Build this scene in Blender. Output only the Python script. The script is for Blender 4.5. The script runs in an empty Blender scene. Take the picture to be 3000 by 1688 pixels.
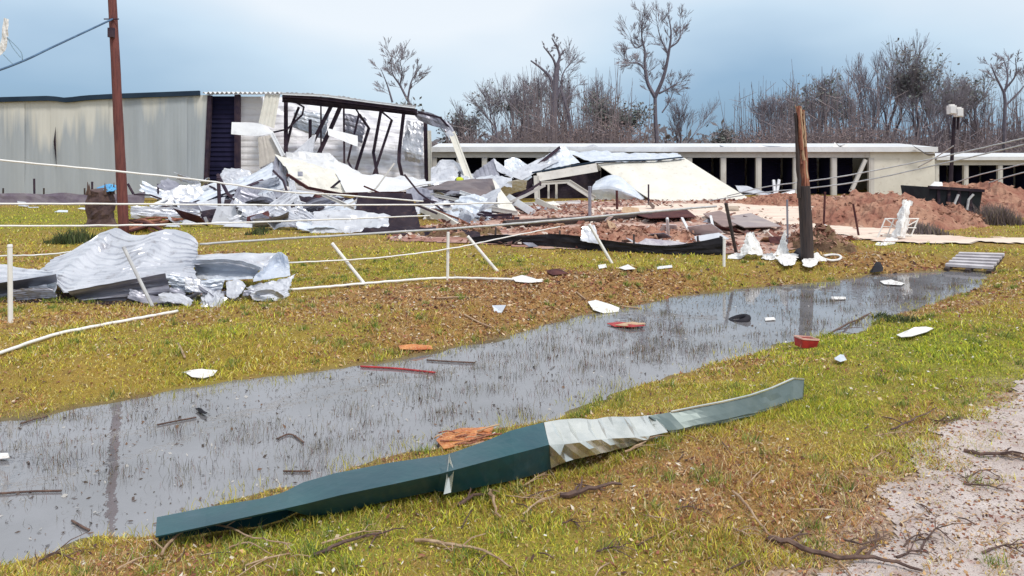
import bpy, bmesh, math, random
import numpy as np
from mathutils import Vector, Matrix, noise
from mathutils.geometry import tessellate_polygon

# ------------------------------------------------------------------ camera
F, HZ, H = 2200.0, 465.0, 2.5          # focal length and horizon (in 3000 px wide picture units), eye height
scene = bpy.context.scene
col = scene.collection
cam_d = bpy.data.cameras.new('camera')
cam_d.lens = 36 * F / 3000.0
cam_d.sensor_width = 36
cam_d.shift_y = -(844 - HZ) / 3000.0
cam_d.clip_start = 0.1
cam_d.clip_end = 3000
cam = bpy.data.objects.new('camera', cam_d)
cam.location = (0, 0, H)
cam.rotation_euler = (math.radians(90), 0, 0)
col.objects.link(cam)
scene.camera = cam

# ------------------------------------------------------------------ world: storm cloud deck over a clear-sky base
SUN_EL, SUN_AZ = 58.0, 140.0           # azimuth clockwise from the view direction (+Y)
world = bpy.data.worlds.new('World')
scene.world = world
world.use_nodes = True
nt = world.node_tree
nt.nodes.clear()
N = nt.nodes.new
L = nt.links.new
out = N('ShaderNodeOutputWorld')
bg = N('ShaderNodeBackground')
bg.inputs['Strength'].default_value = 0.1
sky = N('ShaderNodeTexSky')
sky.sky_type = 'NISHITA'
sky.sun_disc = False
sky.sun_elevation = math.radians(SUN_EL)
sky.sun_rotation = math.radians(SUN_AZ)
tc = N('ShaderNodeTexCoord')
sep = N('ShaderNodeSeparateXYZ')
L(tc.outputs['Generated'], sep.inputs[0])
mp = N('ShaderNodeMapping')
mp.inputs['Scale'].default_value = (2.6, 2.6, 6.5)
mp.inputs['Location'].default_value = (2.3, 0.4, 0.35)
L(tc.outputs['Generated'], mp.inputs[0])
nz = N('ShaderNodeTexNoise')
nz.inputs['Scale'].default_value = 1.0
nz.inputs['Detail'].default_value = 4.0
nz.inputs['Roughness'].default_value = 0.45
L(mp.outputs[0], nz.inputs['Vector'])
ma = N('ShaderNodeMath')               # elevation + cloud wobble
ma.operation = 'MULTIPLY_ADD'
L(nz.outputs['Fac'], ma.inputs[0])
ma.inputs[1].default_value = 0.17
cw_ = N('ShaderNodeMath'); cw_.operation = 'MULTIPLY_ADD'      # long rolls of cloud
L(sep.outputs['X'], cw_.inputs[0]); cw_.inputs[1].default_value = 7.0; cw_.inputs[2].default_value = 0.75
cc_ = N('ShaderNodeMath'); cc_.operation = 'COSINE'
L(cw_.outputs[0], cc_.inputs[0])
cz_ = N('ShaderNodeMath'); cz_.operation = 'MULTIPLY_ADD'
L(cc_.outputs[0], cz_.inputs[0]); cz_.inputs[1].default_value = 0.055
L(sep.outputs['Z'], cz_.inputs[2])
L(cz_.outputs[0], ma.inputs[2])
rp = N('ShaderNodeValToRGB')
el = rp.color_ramp.elements
el[0].position = 0.05
el[0].color = (0.17, 0.30, 0.45, 1)
el[1].position = 0.30
el[1].color = (0.76, 0.81, 0.86, 1)
e = el.new(0.125); e.color = (0.25, 0.39, 0.555, 1)
e = el.new(0.215); e.color = (0.53, 0.66, 0.78, 1)
L(ma.outputs[0], rp.inputs['Fac'])
sc = N('ShaderNodeVectorMath')
sc.operation = 'SCALE'
sc.inputs['Scale'].default_value = 7.1
L(rp.outputs['Color'], sc.inputs[0])
mx = N('ShaderNodeMix')
mx.data_type = 'RGBA'
mx.inputs['Factor'].default_value = 0.9
L(sky.outputs[0], mx.inputs['A'])
L(sc.outputs[0], mx.inputs['B'])
L(mx.outputs['Result'], bg.inputs['Color'])
L(bg.outputs[0], out.inputs['Surface'])

# ------------------------------------------------------------------ sun (veiled by thin cloud)
sun_d = bpy.data.lights.new('sun', 'SUN')
sun_d.energy = 1.5
sun_d.angle = math.radians(12)
sun_d.color = (1.0, 0.95, 0.87)
sun = bpy.data.objects.new('sun', sun_d)
a, ee = math.radians(SUN_AZ), math.radians(SUN_EL)
sdir = Vector((math.sin(a) * math.cos(ee), math.cos(a) * math.cos(ee), math.sin(ee)))
sun.rotation_euler = (-sdir).to_track_quat('-Z', 'Y').to_euler()
sun.location = (0, 0, 60)
col.objects.link(sun)

vs = scene.view_settings
vs.view_transform = 'Standard'
vs.look = 'None'
vs.exposure = 0.72
vs.gamma = 1.0
vs.use_curve_mapping = False

random.seed(7)
rng = np.random.default_rng(11)
RU = random.uniform

# ------------------------------------------------------------------ materials
MATS = {}
def mat(name, c, c2=None, scale=3.0, rough=0.6, metal=0.0, bump=0.0, bscale=40.0, stretch=(1, 1, 1),
        lo=0.38, hi=0.62, c3=None, spec=0.5, detail=5.0, attr=None, translucent=0.0):
    if name in MATS:
        return MATS[name]
    m = bpy.data.materials.new(name)
    m.use_nodes = True
    t = m.node_tree
    b = t.nodes['Principled BSDF']
    b.inputs['Roughness'].default_value = rough
    b.inputs['Metallic'].default_value = metal
    b.inputs['Specular IOR Level'].default_value = spec
    co = t.nodes.new('ShaderNodeTexCoord')
    mpn = t.nodes.new('ShaderNodeMapping')
    mpn.inputs['Scale'].default_value = stretch
    t.links.new(co.outputs['Object'], mpn.inputs[0])
    if attr:
        at = t.nodes.new('ShaderNodeAttribute')
        at.attribute_name = attr
        src = at.outputs['Color']
    else:
        r = t.nodes.new('ShaderNodeRGB')
        r.outputs[0].default_value = (*c, 1)
        src = r.outputs[0]
    def layer(src, colr, sc_, lo_, hi_):
        n = t.nodes.new('ShaderNodeTexNoise')
        n.inputs['Scale'].default_value = sc_
        n.inputs['Detail'].default_value = detail
        n.inputs['Roughness'].default_value = 0.6
        t.links.new(mpn.outputs[0], n.inputs['Vector'])
        mr = t.nodes.new('ShaderNodeMapRange')
        mr.inputs['From Min'].default_value = lo_
        mr.inputs['From Max'].default_value = hi_
        t.links.new(n.outputs['Fac'], mr.inputs['Value'])
        mi = t.nodes.new('ShaderNodeMix')
        mi.data_type = 'RGBA'
        t.links.new(mr.outputs[0], mi.inputs['Factor'])
        t.links.new(src, mi.inputs['A'])
        mi.inputs['B'].default_value = (*colr, 1)
        return mi.outputs['Result']
    if c2:
        src = layer(src, c2, scale, lo, hi)
    if c3:
        src = layer(src, c3, scale * 3.7, 0.56, 0.72)
    t.links.new(src, b.inputs['Base Color'])
    if bump:
        n = t.nodes.new('ShaderNodeTexNoise')
        n.inputs['Scale'].default_value = bscale
        n.inputs['Detail'].default_value = 4
        t.links.new(mpn.outputs[0], n.inputs['Vector'])
        bp = t.nodes.new('ShaderNodeBump')
        bp.inputs['Strength'].default_value = bump
        bp.inputs['Distance'].default_value = 0.05
        t.links.new(n.outputs['Fac'], bp.inputs['Height'])
        t.links.new(bp.outputs[0], b.inputs['Normal'])
    if translucent:
        tr = t.nodes.new('ShaderNodeBsdfTranslucent')
        t.links.new(src, tr.inputs['Color'])
        ms = t.nodes.new('ShaderNodeMixShader')
        ms.inputs[0].default_value = translucent
        t.links.new(b.outputs[0], ms.inputs[1])
        t.links.new(tr.outputs[0], ms.inputs[2])
        t.links.new(ms.outputs[0], t.nodes['Material Output'].inputs['Surface'])
    MATS[name] = m
    return m

WHITE = mat('white_sheet', (0.66, 0.67, 0.72), (0.50, 0.515, 0.575), 1.3, rough=0.3, metal=0.35, c3=(0.36, 0.35, 0.38), bump=0.25, bscale=5)
GALV = mat('galvanised', (0.70, 0.74, 0.82), (0.54, 0.59, 0.68), 1.6, rough=0.36, metal=0.25, c3=(0.78, 0.8, 0.84), bump=0.15, bscale=4)
GREY = mat('grey_sheet', (0.36, 0.36, 0.42), (0.22, 0.22, 0.28), 1.5, rough=0.4, metal=0.4, bump=0.12, bscale=4)
CREAM = mat('cream_sheet', (0.74, 0.715, 0.65), (0.66, 0.635, 0.57), 0.9, rough=0.5, c3=(0.58, 0.54, 0.48), bump=0.05, bscale=3)
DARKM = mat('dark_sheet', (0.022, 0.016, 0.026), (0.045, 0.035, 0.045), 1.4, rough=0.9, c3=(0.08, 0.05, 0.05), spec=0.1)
MAROON = mat('rusty_dark', (0.06, 0.024, 0.03), (0.12, 0.05, 0.045), 2.0, rough=0.9, spec=0.1)
STEEL = mat('red_oxide_steel', (0.038, 0.028, 0.05), (0.075, 0.05, 0.065), 2.5, rough=0.8, spec=0.15)
NAVY = mat('navy_dark', (0.012, 0.012, 0.035), (0.02, 0.018, 0.05), 1.0, rough=0.8, spec=0.1)  # for the roller door, and as painted darkness inside the open bays
TRIM = mat('teal_trim', (0.02, 0.035, 0.06), (0.03, 0.05, 0.08), 0.6, rough=0.8, spec=0.1)
FASC = mat('fascia', (0.62, 0.60, 0.57), (0.54, 0.52, 0.50), 0.8, rough=0.55, c3=(0.48, 0.44, 0.4))
ROOFW = mat('roof_white', (0.76, 0.77, 0.79), (0.66, 0.67, 0.71), 0.7, rough=0.4, c3=(0.6, 0.6, 0.62))
PVC = mat('white_pvc', (0.86, 0.85, 0.83), (0.78, 0.76, 0.73), 5, rough=0.4)
CABLE = mat('pale_cable', (0.55, 0.55, 0.56), (0.42, 0.42, 0.44), 8, rough=0.5)
BLACKP = mat('black_plastic', (0.016, 0.016, 0.022), (0.03, 0.028, 0.035), 2, rough=0.7, spec=0.15, bump=0.2, bscale=6)
BARKP = mat('pole_wood', (0.19, 0.058, 0.05), (0.11, 0.032, 0.032), 6, rough=0.75, stretch=(3, 3, 0.25), c3=(0.2, 0.085, 0.06), bump=0.4, bscale=20)
DARKW = mat('dark_pole_wood', (0.032, 0.024, 0.026), (0.06, 0.04, 0.036), 6, rough=0.8, stretch=(3, 3, 0.25), bump=0.4, bscale=20)
SPLIT = mat('split_wood', (0.36, 0.14, 0.08), (0.20, 0.06, 0.045), 7, rough=0.8, stretch=(4, 4, 0.3), c3=(0.62, 0.38, 0.2), bump=0.4, bscale=25)
BARK = mat('tree_bark', (0.12, 0.105, 0.14), (0.17, 0.15, 0.18), 3, rough=0.9)
TWIG = mat('twigs', (0.24, 0.21, 0.245), (0.30, 0.27, 0.30), 0.5, rough=0.9)
IVY = mat('ivy_leaves', (0.09, 0.115, 0.10), (0.17, 0.145, 0.15), 0.6, rough=0.7, c3=(0.04, 0.08, 0.035))
TIMBER = mat('bare_timber', (0.52, 0.37, 0.24), (0.40, 0.25, 0.15), 3, rough=0.75, stretch=(1, 1, 1))
ORANGE = mat('orange_wood', (0.62, 0.26, 0.09), (0.45, 0.13, 0.05), 9, rough=0.8, c3=(0.75, 0.5, 0.28), bump=0.5, bscale=40)
REDP = mat('red_paint', (0.45, 0.03, 0.03), (0.30, 0.02, 0.025), 8, rough=0.45)
PAPER = mat('white_plastic', (0.84, 0.83, 0.82), (0.70, 0.68, 0.67), 5, rough=0.5, c3=(0.45, 0.36, 0.28), bump=0.2, bscale=12)
TWIGP = mat('pale_stick', (0.46, 0.33, 0.22), (0.30, 0.19, 0.12), 12, rough=0.85)
TWIGD = mat('dark_stick', (0.075, 0.045, 0.04), (0.15, 0.09, 0.07), 12, rough=0.85)

# ------------------------------------------------------------------ picture <-> place helpers
def W(px, py, d):
    return Vector(((px - 1500) * d / F, d, H + (HZ - py) * d / F))

WZ = -0.25                              # level of the standing water
def wpt(px, py):
    d = (H - WZ) * F / (py - HZ)
    return ((px - 1500) * d / F, d)
FARSH = [(-420, 1275), (-200, 1252), (0, 1229), (150, 1212), (300, 1183), (500, 1152), (800, 1108), (1000, 1083), (1200, 1046), (1360, 1012),
         (1500, 984), (1700, 926), (1850, 900), (2000, 868), (2200, 845), (2400, 831), (2560, 806), (2700, 797), (2850, 793)]
NEARSH = [(2905, 800), (2870, 840), (2780, 872), (2620, 927), (2450, 987), (2300, 1012), (2150, 1050), (2000, 1092), (1880, 1130), (1750, 1180),
          (1600, 1240), (1350, 1290), (1000, 1392), (700, 1480), (460, 1546), (300, 1585), (100, 1628), (-150, 1680), (-400, 1740)]
POND = POND_ = np.array([wpt(*p) for p in FARSH + NEARSH])

def pond_sd(x, y, POND=None):
    """signed distance to an outline (the pond), positive outside"""
    POND = POND_ if POND is None else POND
    x = np.asarray(x, float); y = np.asarray(y, float)
    best = np.full(x.shape, 1e9)
    inside = np.zeros(x.shape, bool)
    n = len(POND)
    for i in range(n):
        ax, ay = POND[i]; bx, by = POND[(i + 1) % n]
        dx, dy = bx - ax, by - ay
        t = np.clip(((x - ax) * dx + (y - ay) * dy) / (dx * dx + dy * dy), 0, 1)
        best = np.minimum(best, (x - ax - t * dx) ** 2 + (y - ay - t * dy) ** 2)
        c = ((ay > y) != (by > y))
        with np.errstate(divide='ignore', invalid='ignore'):
            xi = (bx - ax) * (y - ay) / (by - ay if by != ay else 1e-9) + ax
        inside ^= c & (x < xi)
    r = np.sqrt(best)
    return np.where(inside, -r, r)

def wav(x, y, s, k):
    return (np.sin(x * s + 1.3 * k + 1.7 * np.sin(y * s * 0.7 + k)) * np.cos(y * s * 0.9 + 0.7 * k + 1.3 * np.sin(x * s * 0.6 - k)))

def hgt(x, y):
    x = np.asarray(x, float); y = np.asarray(y, float)
    shp = x.shape
    sd = np.full(shp, 9.0)
    m_ = (y < 21.5) & (y > 1.5) & (x > -9) & (x < 14.5)
    if m_.any():
        sd[m_] = pond_sd(x[m_], y[m_])
    sd = sd + 0.10 * wav(x, y, 3.1, 1.0) + 0.05 * wav(x, y, 8.0, 2.0)
    s = np.clip(sd / 1.5, 0, 1); s = s * s * (3 - 2 * s)
    q = np.clip(-sd / 0.9, 0, 1); q = q * q * (3 - 2 * q)
    z = WZ + 0.25 * s + 0.02 * np.clip(sd / 0.15, -1, 1) - 0.16 * q
    near = np.clip((26 - y) / 8, 0, 1) * np.clip((22 - np.abs(x)) / 6, 0, 1)
    z = z + near * (0.018 * wav(x, y, 1.1, 3) + 0.010 * wav(x, y, 3.7, 4) + 0.006 * wav(x, y, 9.5, 5))
    return z

def gz(x, y):
    if y > 26.5:
        return 0.02
    return float(hgt(np.array([x]), np.array([y]))[0])

def G(px, py, lift=0.0):
    """the point of the ground seen at a place in the picture"""
    k, kx = (HZ - py) / F, (px - 1500) / F
    lo, hi = 3.0, 300.0
    ds = np.concatenate([np.arange(3, 30, 0.05), np.arange(30, 300, 0.5)])
    zz = H + k * ds - hgt(kx * ds, ds)
    i = int(np.argmax(zz <= 0)) if (zz <= 0).any() else len(ds) - 1
    d = ds[i]
    return Vector((kx * d, d, gz(kx * d, d) + lift))

# ------------------------------------------------------------------ mesh helpers
class MB:
    def __init__(s):
        s.v = []; s.f = []
    def add(s, vs_, fs_):
        o = len(s.v)
        s.v += [Vector(p) for p in vs_]
        s.f += [tuple(i + o for i in q) for q in fs_]
        return s
    def box(s, c, size, rot=None):
        x, y, z = (q / 2 for q in size)
        p = [Vector(q) for q in ((-x, -y, -z), (x, -y, -z), (x, y, -z), (-x, y, -z), (-x, -y, z), (x, -y, z), (x, y, z), (-x, y, z))]
        if rot is not None:
            p = [rot @ q for q in p]
        return s.add([q + Vector(c) for q in p], [(0, 3, 2, 1), (4, 5, 6, 7), (0, 1, 5, 4), (1, 2, 6, 5), (2, 3, 7, 6), (3, 0, 4, 7)])
    def bar(s, pts, w, h, up=Vector((0, 0, 1))):
        pts = [Vector(p) for p in pts]
        vs_, fs_ = [], []
        for i, p in enumerate(pts):
            t = (pts[min(i + 1, len(pts) - 1)] - pts[max(i - 1, 0)]).normalized()
            u = up if abs(t.dot(up)) < 0.95 else Vector((0, -1, 0))
            a_ = t.cross(u).normalized(); b_ = a_.cross(t).normalized()
            vs_ += [p + a_ * w / 2 * sx + b_ * h / 2 * sy for sx, sy in ((-1, -1), (1, -1), (1, 1), (-1, 1))]
        for i in range(len(pts) - 1):
            for k in range(4):
                a0 = i * 4 + k; b0 = i * 4 + (k + 1) % 4
                fs_.append((a0, b0, b0 + 4, a0 + 4))
        n = len(vs_)
        fs_ += [(3, 2, 1, 0), (n - 4, n - 3, n - 2, n - 1)]
        return s.add(vs_, fs_)
    def tube(s, pts, r0, r1=None, n=6, wob=0.0, cap=True):
        pts = [Vector(p) for p in pts]
        r1 = r0 if r1 is None else r1
        vs_, fs_ = [], []
        m = len(pts)
        a_ = None
        for i, p in enumerate(pts):
            t = (pts[min(i + 1, m - 1)] - pts[max(i - 1, 0)])
            t = t.normalized() if t.length > 1e-9 else Vector((0, 0, 1))
            if a_ is None:
                a_ = t.orthogonal().normalized()
            else:
                a_ = (a_ - t * a_.dot(t))
                a_ = a_.normalized() if a_.length > 1e-6 else t.orthogonal().normalized()
            b_ = t.cross(a_)
            r = r0 + (r1 - r0) * i / max(m - 1, 1)
            for k in range(n):
                g = 2 * math.pi * k / n
                rr = r * (1 + (RU(-wob, wob) if wob else 0))
                vs_.append(p + (a_ * math.cos(g) + b_ * math.sin(g)) * rr)
        for i in range(m - 1):
            for k in range(n):
                a0 = i * n + k; b0 = i * n + (k + 1) % n
                fs_.append((a0, b0, b0 + n, a0 + n))
        if cap:
            fs_.append(tuple(range(n - 1, -1, -1)))
            fs_.append(tuple(range((m - 1) * n, m * n)))
        return s.add(vs_, fs_)
    def build(s, name, m, parent=None, smooth=False, solid=0.0):
        if parent is None:
            xs = [p.x for p in s.v]; ys = [p.y for p in s.v]
            o = Vector(((min(xs) + max(xs)) / 2, (min(ys) + max(ys)) / 2, min(p.z for p in s.v)))
        else:
            o = parent_origin(parent)
        me = bpy.data.meshes.new(name)
        me.from_pydata([tuple(p - o) for p in s.v], [], s.f)
        me.materials.append(m)
        if smooth:
            me.polygons.foreach_set('use_smooth', [True] * len(me.polygons))
        me.update()
        ob = bpy.data.objects.new(name, me)
        col.objects.link(ob)
        if parent is None:
            ob.location = o
        else:
            ob.parent = parent
        if solid:
            md = ob.modifiers.new('solidify', 'SOLIDIFY')
            md.thickness = solid
            md.offset = 0
        return ob

def parent_origin(p):
    o = Vector(p.location)
    while p.parent:
        p = p.parent
        o = o + Vector(p.location)
    return o

def tag(o, label=None, cat=None, group=None, kind=None):
    if label: o['label'] = label
    if cat: o['category'] = cat
    if group: o['group'] = group
    if kind: o['kind'] = kind
    return o

def empty(name, loc, label, cat, group=None):
    o = bpy.data.objects.new(name, None)
    o.empty_display_size = 0.2
    o.location = loc
    col.objects.link(o)
    return tag(o, label, cat, group)

def smooth_pts(pts, n=8):
    """Catmull-Rom through the points"""
    p = [Vector(q) for q in pts]
    if len(p) < 3:
        return [p[0].lerp(p[-1], i / n) for i in range(n + 1)]
    ex = [p[0] * 2 - p[1]] + p + [p[-1] * 2 - p[-2]]
    o = []
    for i in range(1, len(ex) - 2):
        a_, b_, c_, d_ = ex[i - 1:i + 3]
        for k in range(n):
            t = k / n
            o.append(0.5 * ((2 * b_) + (c_ - a_) * t + (2 * a_ - 5 * b_ + 4 * c_ - d_) * t * t + (3 * b_ - a_ - 3 * c_ + d_) * t ** 3))
    o.append(p[-1])
    return o

def resample(pts, n):
    p = [Vector(q) for q in pts]
    ls = [0.0]
    for i in range(1, len(p)):
        ls.append(ls[-1] + max((p[i] - p[i - 1]).length, 1e-6))
    o = []
    for k in range(n + 1):
        t = ls[-1] * k / n
        j = 1
        while j < len(p) - 1 and ls[j] < t:
            j += 1
        u = (t - ls[j - 1]) / (ls[j] - ls[j - 1])
        o.append(p[j - 1].lerp(p[j], min(max(u, 0), 1)))
    return o

SEED = [0]
def loft(rows, nu=24, nv=14, crumple=0.05, fold=2.5, ribs_v=0, ribs_u=0, rib=0.02, jag=0.0, curve=True):
    """a sheet of metal stretched over rows of points [(px,py,d),...], dented and ribbed"""
    SEED[0] += 1
    sd_ = SEED[0] * 7.31
    R = []
    for r in rows:
        pts = [W(*q) if not isinstance(q, Vector) else q for q in r]
        if curve and len(pts) > 2:
            pts = smooth_pts(pts, 6)
        R.append(resample(pts, nu))
    colms = []
    for i in range(nu + 1):
        c = [r[i] for r in R]
        if curve and len(c) > 2:
            c = smooth_pts(c, 6)
        colms.append(resample(c, nv))
    g = [[colms[i][j].copy() for i in range(nu + 1)] for j in range(nv + 1)]
    size = max((g[0][0] - g[-1][-1]).length, 0.3)
    o = [[None] * (nu + 1) for _ in range(nv + 1)]
    for j in range(nv + 1):
        for i in range(nu + 1):
            p = g[j][i]
            du = g[j][min(i + 1, nu)] - g[j][max(i - 1, 0)]
            dv = g[min(j + 1, nv)][i] - g[max(j - 1, 0)][i]
            n = du.cross(dv)
            n = n.normalized() if n.length > 1e-9 else Vector((0, -1, 0))
            u, v = i / nu, j / nv
            q = Vector((u * fold * 1.3, v * fold, sd_))
            h = (1 - 2 * abs(noise.noise(q))) * 0.55 + noise.noise(q * 2.3 + Vector((5, 3, 1))) * 0.5
            off = n * crumple * size * 0.5 * h
            if ribs_v:
                t = (v * ribs_v) % 1.0
                off += n * (rib if t < 0.28 else (rib * (0.42 - t) / 0.14 if t < 0.42 else 0))
            if ribs_u:
                t = (u * ribs_u) % 1.0
                off += n * (rib if t < 0.28 else (rib * (0.42 - t) / 0.14 if t < 0.42 else 0))
            if jag and (i in (0, nu) or j in (0, nv)):
                off += (du.normalized() * noise.noise(Vector((v * 9, u * 9, sd_ + 3))) + dv.normalized() * noise.noise(Vector((u * 9, v * 9, sd_ + 9)))) * jag * size * 0.3
            o[j][i] = p + off
    mb = MB()
    vs_ = [o[j][i] for j in range(nv + 1) for i in range(nu + 1)]
    fs_ = []
    for j in range(nv):
        for i in range(nu):
            a0 = j * (nu + 1) + i
            fs_.append((a0, a0 + nu + 1, a0 + nu + 2, a0 + 1))
    return mb.add(vs_, fs_)

def sheet(label, m, rows, name='metal_sheet', cat='metal sheet', group=None, parent=None, solid=0.012, smooth=False, ground=False, **kw):
    mb = loft(rows, **kw)
    if ground:                                  # let nothing sink below the ground
        for p in mb.v:
            z = gz(p.x, p.y) + 0.01
            if p.z < z:
                p.z = z
    ob = mb.build(name, m, parent, smooth=smooth, solid=solid)
    return tag(ob, label, None if parent else cat, group)

def shard(label, m, pts, name='metal_scrap', cat='metal scrap', group=None, parent=None, solid=0.012):
    """a flat torn piece with the given outline"""
    p = [W(*q) if not isinstance(q, Vector) else q for q in pts]
    mb = MB()
    c = sum(p, Vector()) / len(p)
    SEED[0] += 1
    c = c + Vector((0, -0.05 * (max(q.z for q in p) - min(q.z for q in p) + 0.1), 0))
    n = len(p)
    mb.add(p + [c], [(i, (i + 1) % n, n) for i in range(n)])
    ob = mb.build(name, m, parent, solid=solid)
    return tag(ob, label, None if parent else cat, group)

def beam(label, m, pts, w, h=None, name='steel_beam', cat='beam', group=None, parent=None):
    p = [W(*q) if not isinstance(q, Vector) else q for q in pts]
    h = h or w
    mb = MB().bar(p, w, h, up=Vector((0, 1, 0)))
    if w > 0.12:                                # lips of a folded channel
        up = (p[-1] - p[0]).normalized().cross(Vector((0, 1, 0)))
        up = up.normalized() if up.length > 0.05 else Vector((0, 0, 1))
        for s_ in (-1, 1):
            mb.bar([q - Vector((0, h * 0.62, 0)) + up * (s_ * w * 0.42) for q in p], w * 0.15, h * 0.3, up=Vector((0, 1, 0)))
    ob = mb.build(name, m, parent)
    return tag(ob, label, None if parent else cat, group)

def line(label, m, pts, r, name='cable', cat='cable', group=None, parent=None, n=6, seg=8, kink=0.0):
    p = smooth_pts([W(*q) if not isinstance(q, Vector) else q for q in pts], seg)
    if kink:
        p = [q + Vector((0, RU(-kink, kink), RU(-kink, kink))) for q in p]
    mb = MB().tube(p, r, r, n)
    ob = mb.build(name, m, parent, smooth=True)
    return tag(ob, label, None if parent else cat, group)
# ------------------------------------------------------------------ colour fields of the ground (soil, turf, leaf litter)
def blob(x, y, px, py, rx, ry):
    c = BL.setdefault((px, py), G(px, py))
    return np.exp(-(((x - c.x) / rx) ** 2 + ((y - c.y) / ry) ** 2))
BL = {}
NEARLINE = (wpt(0, 1440), wpt(2700, 860))
def brownness(x, y):
    """0 green-yellow turf .. 1 bare litter and red soil"""
    b = 0.36 + 0.26 * wav(x, y, 0.8, 2.2) + 0.17 * wav(x, y, 2.3, 5.1) + 0.13 * wav(x, y, 6.1, 7.7)
    b = b + 0.60 * blob(x, y, 1450, 860, 3.2, 1.6) + 0.60 * blob(x, y, 1750, 860, 2.6, 1.9) + 0.35 * blob(x, y, 1200, 960, 2.0, 1.4)
    b = b + 0.35 * blob(x, y, 350, 930, 1.6, 0.7) + 0.45 * blob(x, y, 1950, 830, 2.2, 1.4) + 0.4 * blob(x, y, 2480, 780, 2.4, 2.2)
    b = b - 0.50 * blob(x, y, 1150, 770, 4.0, 2.4) - 0.45 * blob(x, y, 1850, 765, 3.0, 1.2) - 0.35 * blob(x, y, 100, 1000, 1.6, 1.1)
    b = b - 0.75 * blob(x, y, 2720, 1010, 1.9, 2.2) - 0.55 * blob(x, y, 2450, 1180, 0.9, 1.0) - 0.6 * blob(x, y, 150, 640, 9, 7)
    b = b + 0.45 * blob(x, y, 2200, 1480, 1.4, 0.9) + 0.35 * blob(x, y, 2650, 1250, 0.7, 0.8) + 0.35 * blob(x, y, 2150, 1080, 0.8, 0.7)
    b = b - 0.35 * blob(x, y, 900, 1560, 0.5, 0.5) - 0.3 * blob(x, y, 1450, 1580, 0.7, 0.4) + 0.3 * blob(x, y, 250, 1670, 0.8, 0.4)
    (ax_, ay_), (bx_, by_) = NEARLINE
    nearside = np.clip(((bx_ - ax_) * (y - ay_) - (by_ - ay_) * (x - ax_)) / 6.0 * -1, 0, 1)
    b = b + 0.13 * nearside
    return np.clip(b, 0, 1)
def greenness(x, y):
    g = 0.29 + 0.2 * wav(x, y, 1.7, 9.1) + 0.65 * blob(x, y, 2700, 1020, 2.0, 2.2) + 0.4 * blob(x, y, 150, 640, 9, 7)
    g = g + 0.35 * blob(x, y, 900, 1600, 1.2, 0.6) + 0.35 * blob(x, y, 2450, 1180, 1, 1)
    return np.clip(g, 0, 1)

def px_poly(pts):
    return np.array([[*G(*p)[:2]] for p in pts])
def in_poly(P, x, y):
    ins = np.zeros(np.shape(x), bool)
    n = len(P)
    for i in range(n):
        ax, ay = P[i]; bx, by = P[(i + 1) % n]
        c = ((ay > y) != (by > y))
        ins ^= c & (x < (bx - ax) * (y - ay) / ((by - ay) if by != ay else 1e-9) + ax)
    return ins
ROADPX = [(2150, 1850), (2370, 1700), (2480, 1640), (2570, 1560), (2640, 1470), (2710, 1380), (2790, 1290), (2880, 1215), (2980, 1145), (3110, 1085), (3400, 1000)]
ROAD = np.array([[*G(*p)[:2]] for p in ROADPX] + [[14, 9.5], [22, 12], [22, -6], [0.2, -6], [0.2, 2.0]])
DIRT = px_poly([(1130, 705), (1300, 650), (1480, 612), (1700, 592), (2100, 583), (2500, 575), (2760, 590), (2780, 640), (2700, 680), (2560, 705), (2420, 715), (2300, 745), (2110, 745), (1900, 742), (1600, 728), (1350, 715)])
DRIVE = px_poly([(1700, 618), (1920, 602), (2200, 598), (2450, 606), (2560, 640), (2640, 683), (2800, 699), (3300, 699), (3300, 716), (2800, 718), (2600, 713), (2450, 690), (2330, 662), (2100, 650), (1920, 628)])

# ------------------------------------------------------------------ ground: one sheet, fine near, coarse far
def spaced(stops):
    o = []
    for a_, b_, st in stops:
        o += list(np.arange(a_, b_, st))
    return np.array(o + [stops[-1][1]])
gx = spaced([(-1200, -200, 100), (-200, -40, 16), (-40, -14, 1.0), (-14, 18, 0.11), (18, 46, 1.0), (46, 200, 16), (200, 1200, 100)])
gy = spaced([(-60, -4, 8), (-4, 3, 0.5), (3, 12, 0.09), (12, 27, 0.16), (27, 60, 1.0), (60, 200, 10), (200, 1500, 100)])
X, Y = np.meshgrid(gx, gy)
Z = hgt(X, Y)
nx, ny = len(gx), len(gy)
idx = np.arange(nx * ny).reshape(ny, nx)
quads = np.stack([idx[:-1, :-1], idx[:-1, 1:], idx[1:, 1:], idx[1:, :-1]], -1).reshape(-1, 4)
def np_mesh(name, V, Q, m, colr=None, smooth=True):
    me = bpy.data.meshes.new(name)
    k = Q.shape[1]
    me.vertices.add(len(V)); me.vertices.foreach_set('co', np.ascontiguousarray(V, np.float32).ravel())
    me.loops.add(Q.size); me.loops.foreach_set('vertex_index', np.ascontiguousarray(Q, np.int32).ravel())
    me.polygons.add(len(Q)); me.polygons.foreach_set('loop_start', np.arange(0, Q.size, k, dtype=np.int32))
    me.polygons.foreach_set('loop_total', np.full(len(Q), k, np.int32))
    me.update(calc_edges=True)
    if smooth:
        me.polygons.foreach_set('use_smooth', np.ones(len(Q), bool))
    if colr is not None:
        at = me.attributes.new('col', 'FLOAT_COLOR', 'POINT')
        at.data.foreach_set('color', np.concatenate([colr, np.ones((len(V), 1))], 1).astype(np.float32).ravel())
    me.materials.append(m)
    me.validate()
    ob = bpy.data.objects.new(name, me)
    col.objects.link(ob)
    return ob
def mixc(a_, b_, t):
    return np.array(a_)[None] * (1 - t[:, None]) + np.array(b_)[None] * t[:, None]
xf, yf = X.ravel(), Y.ravel()
bn, gn = brownness(xf, yf), greenness(xf, yf)
turf = mixc((0.30, 0.205, 0.04), (0.21, 0.21, 0.035), gn)
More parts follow.
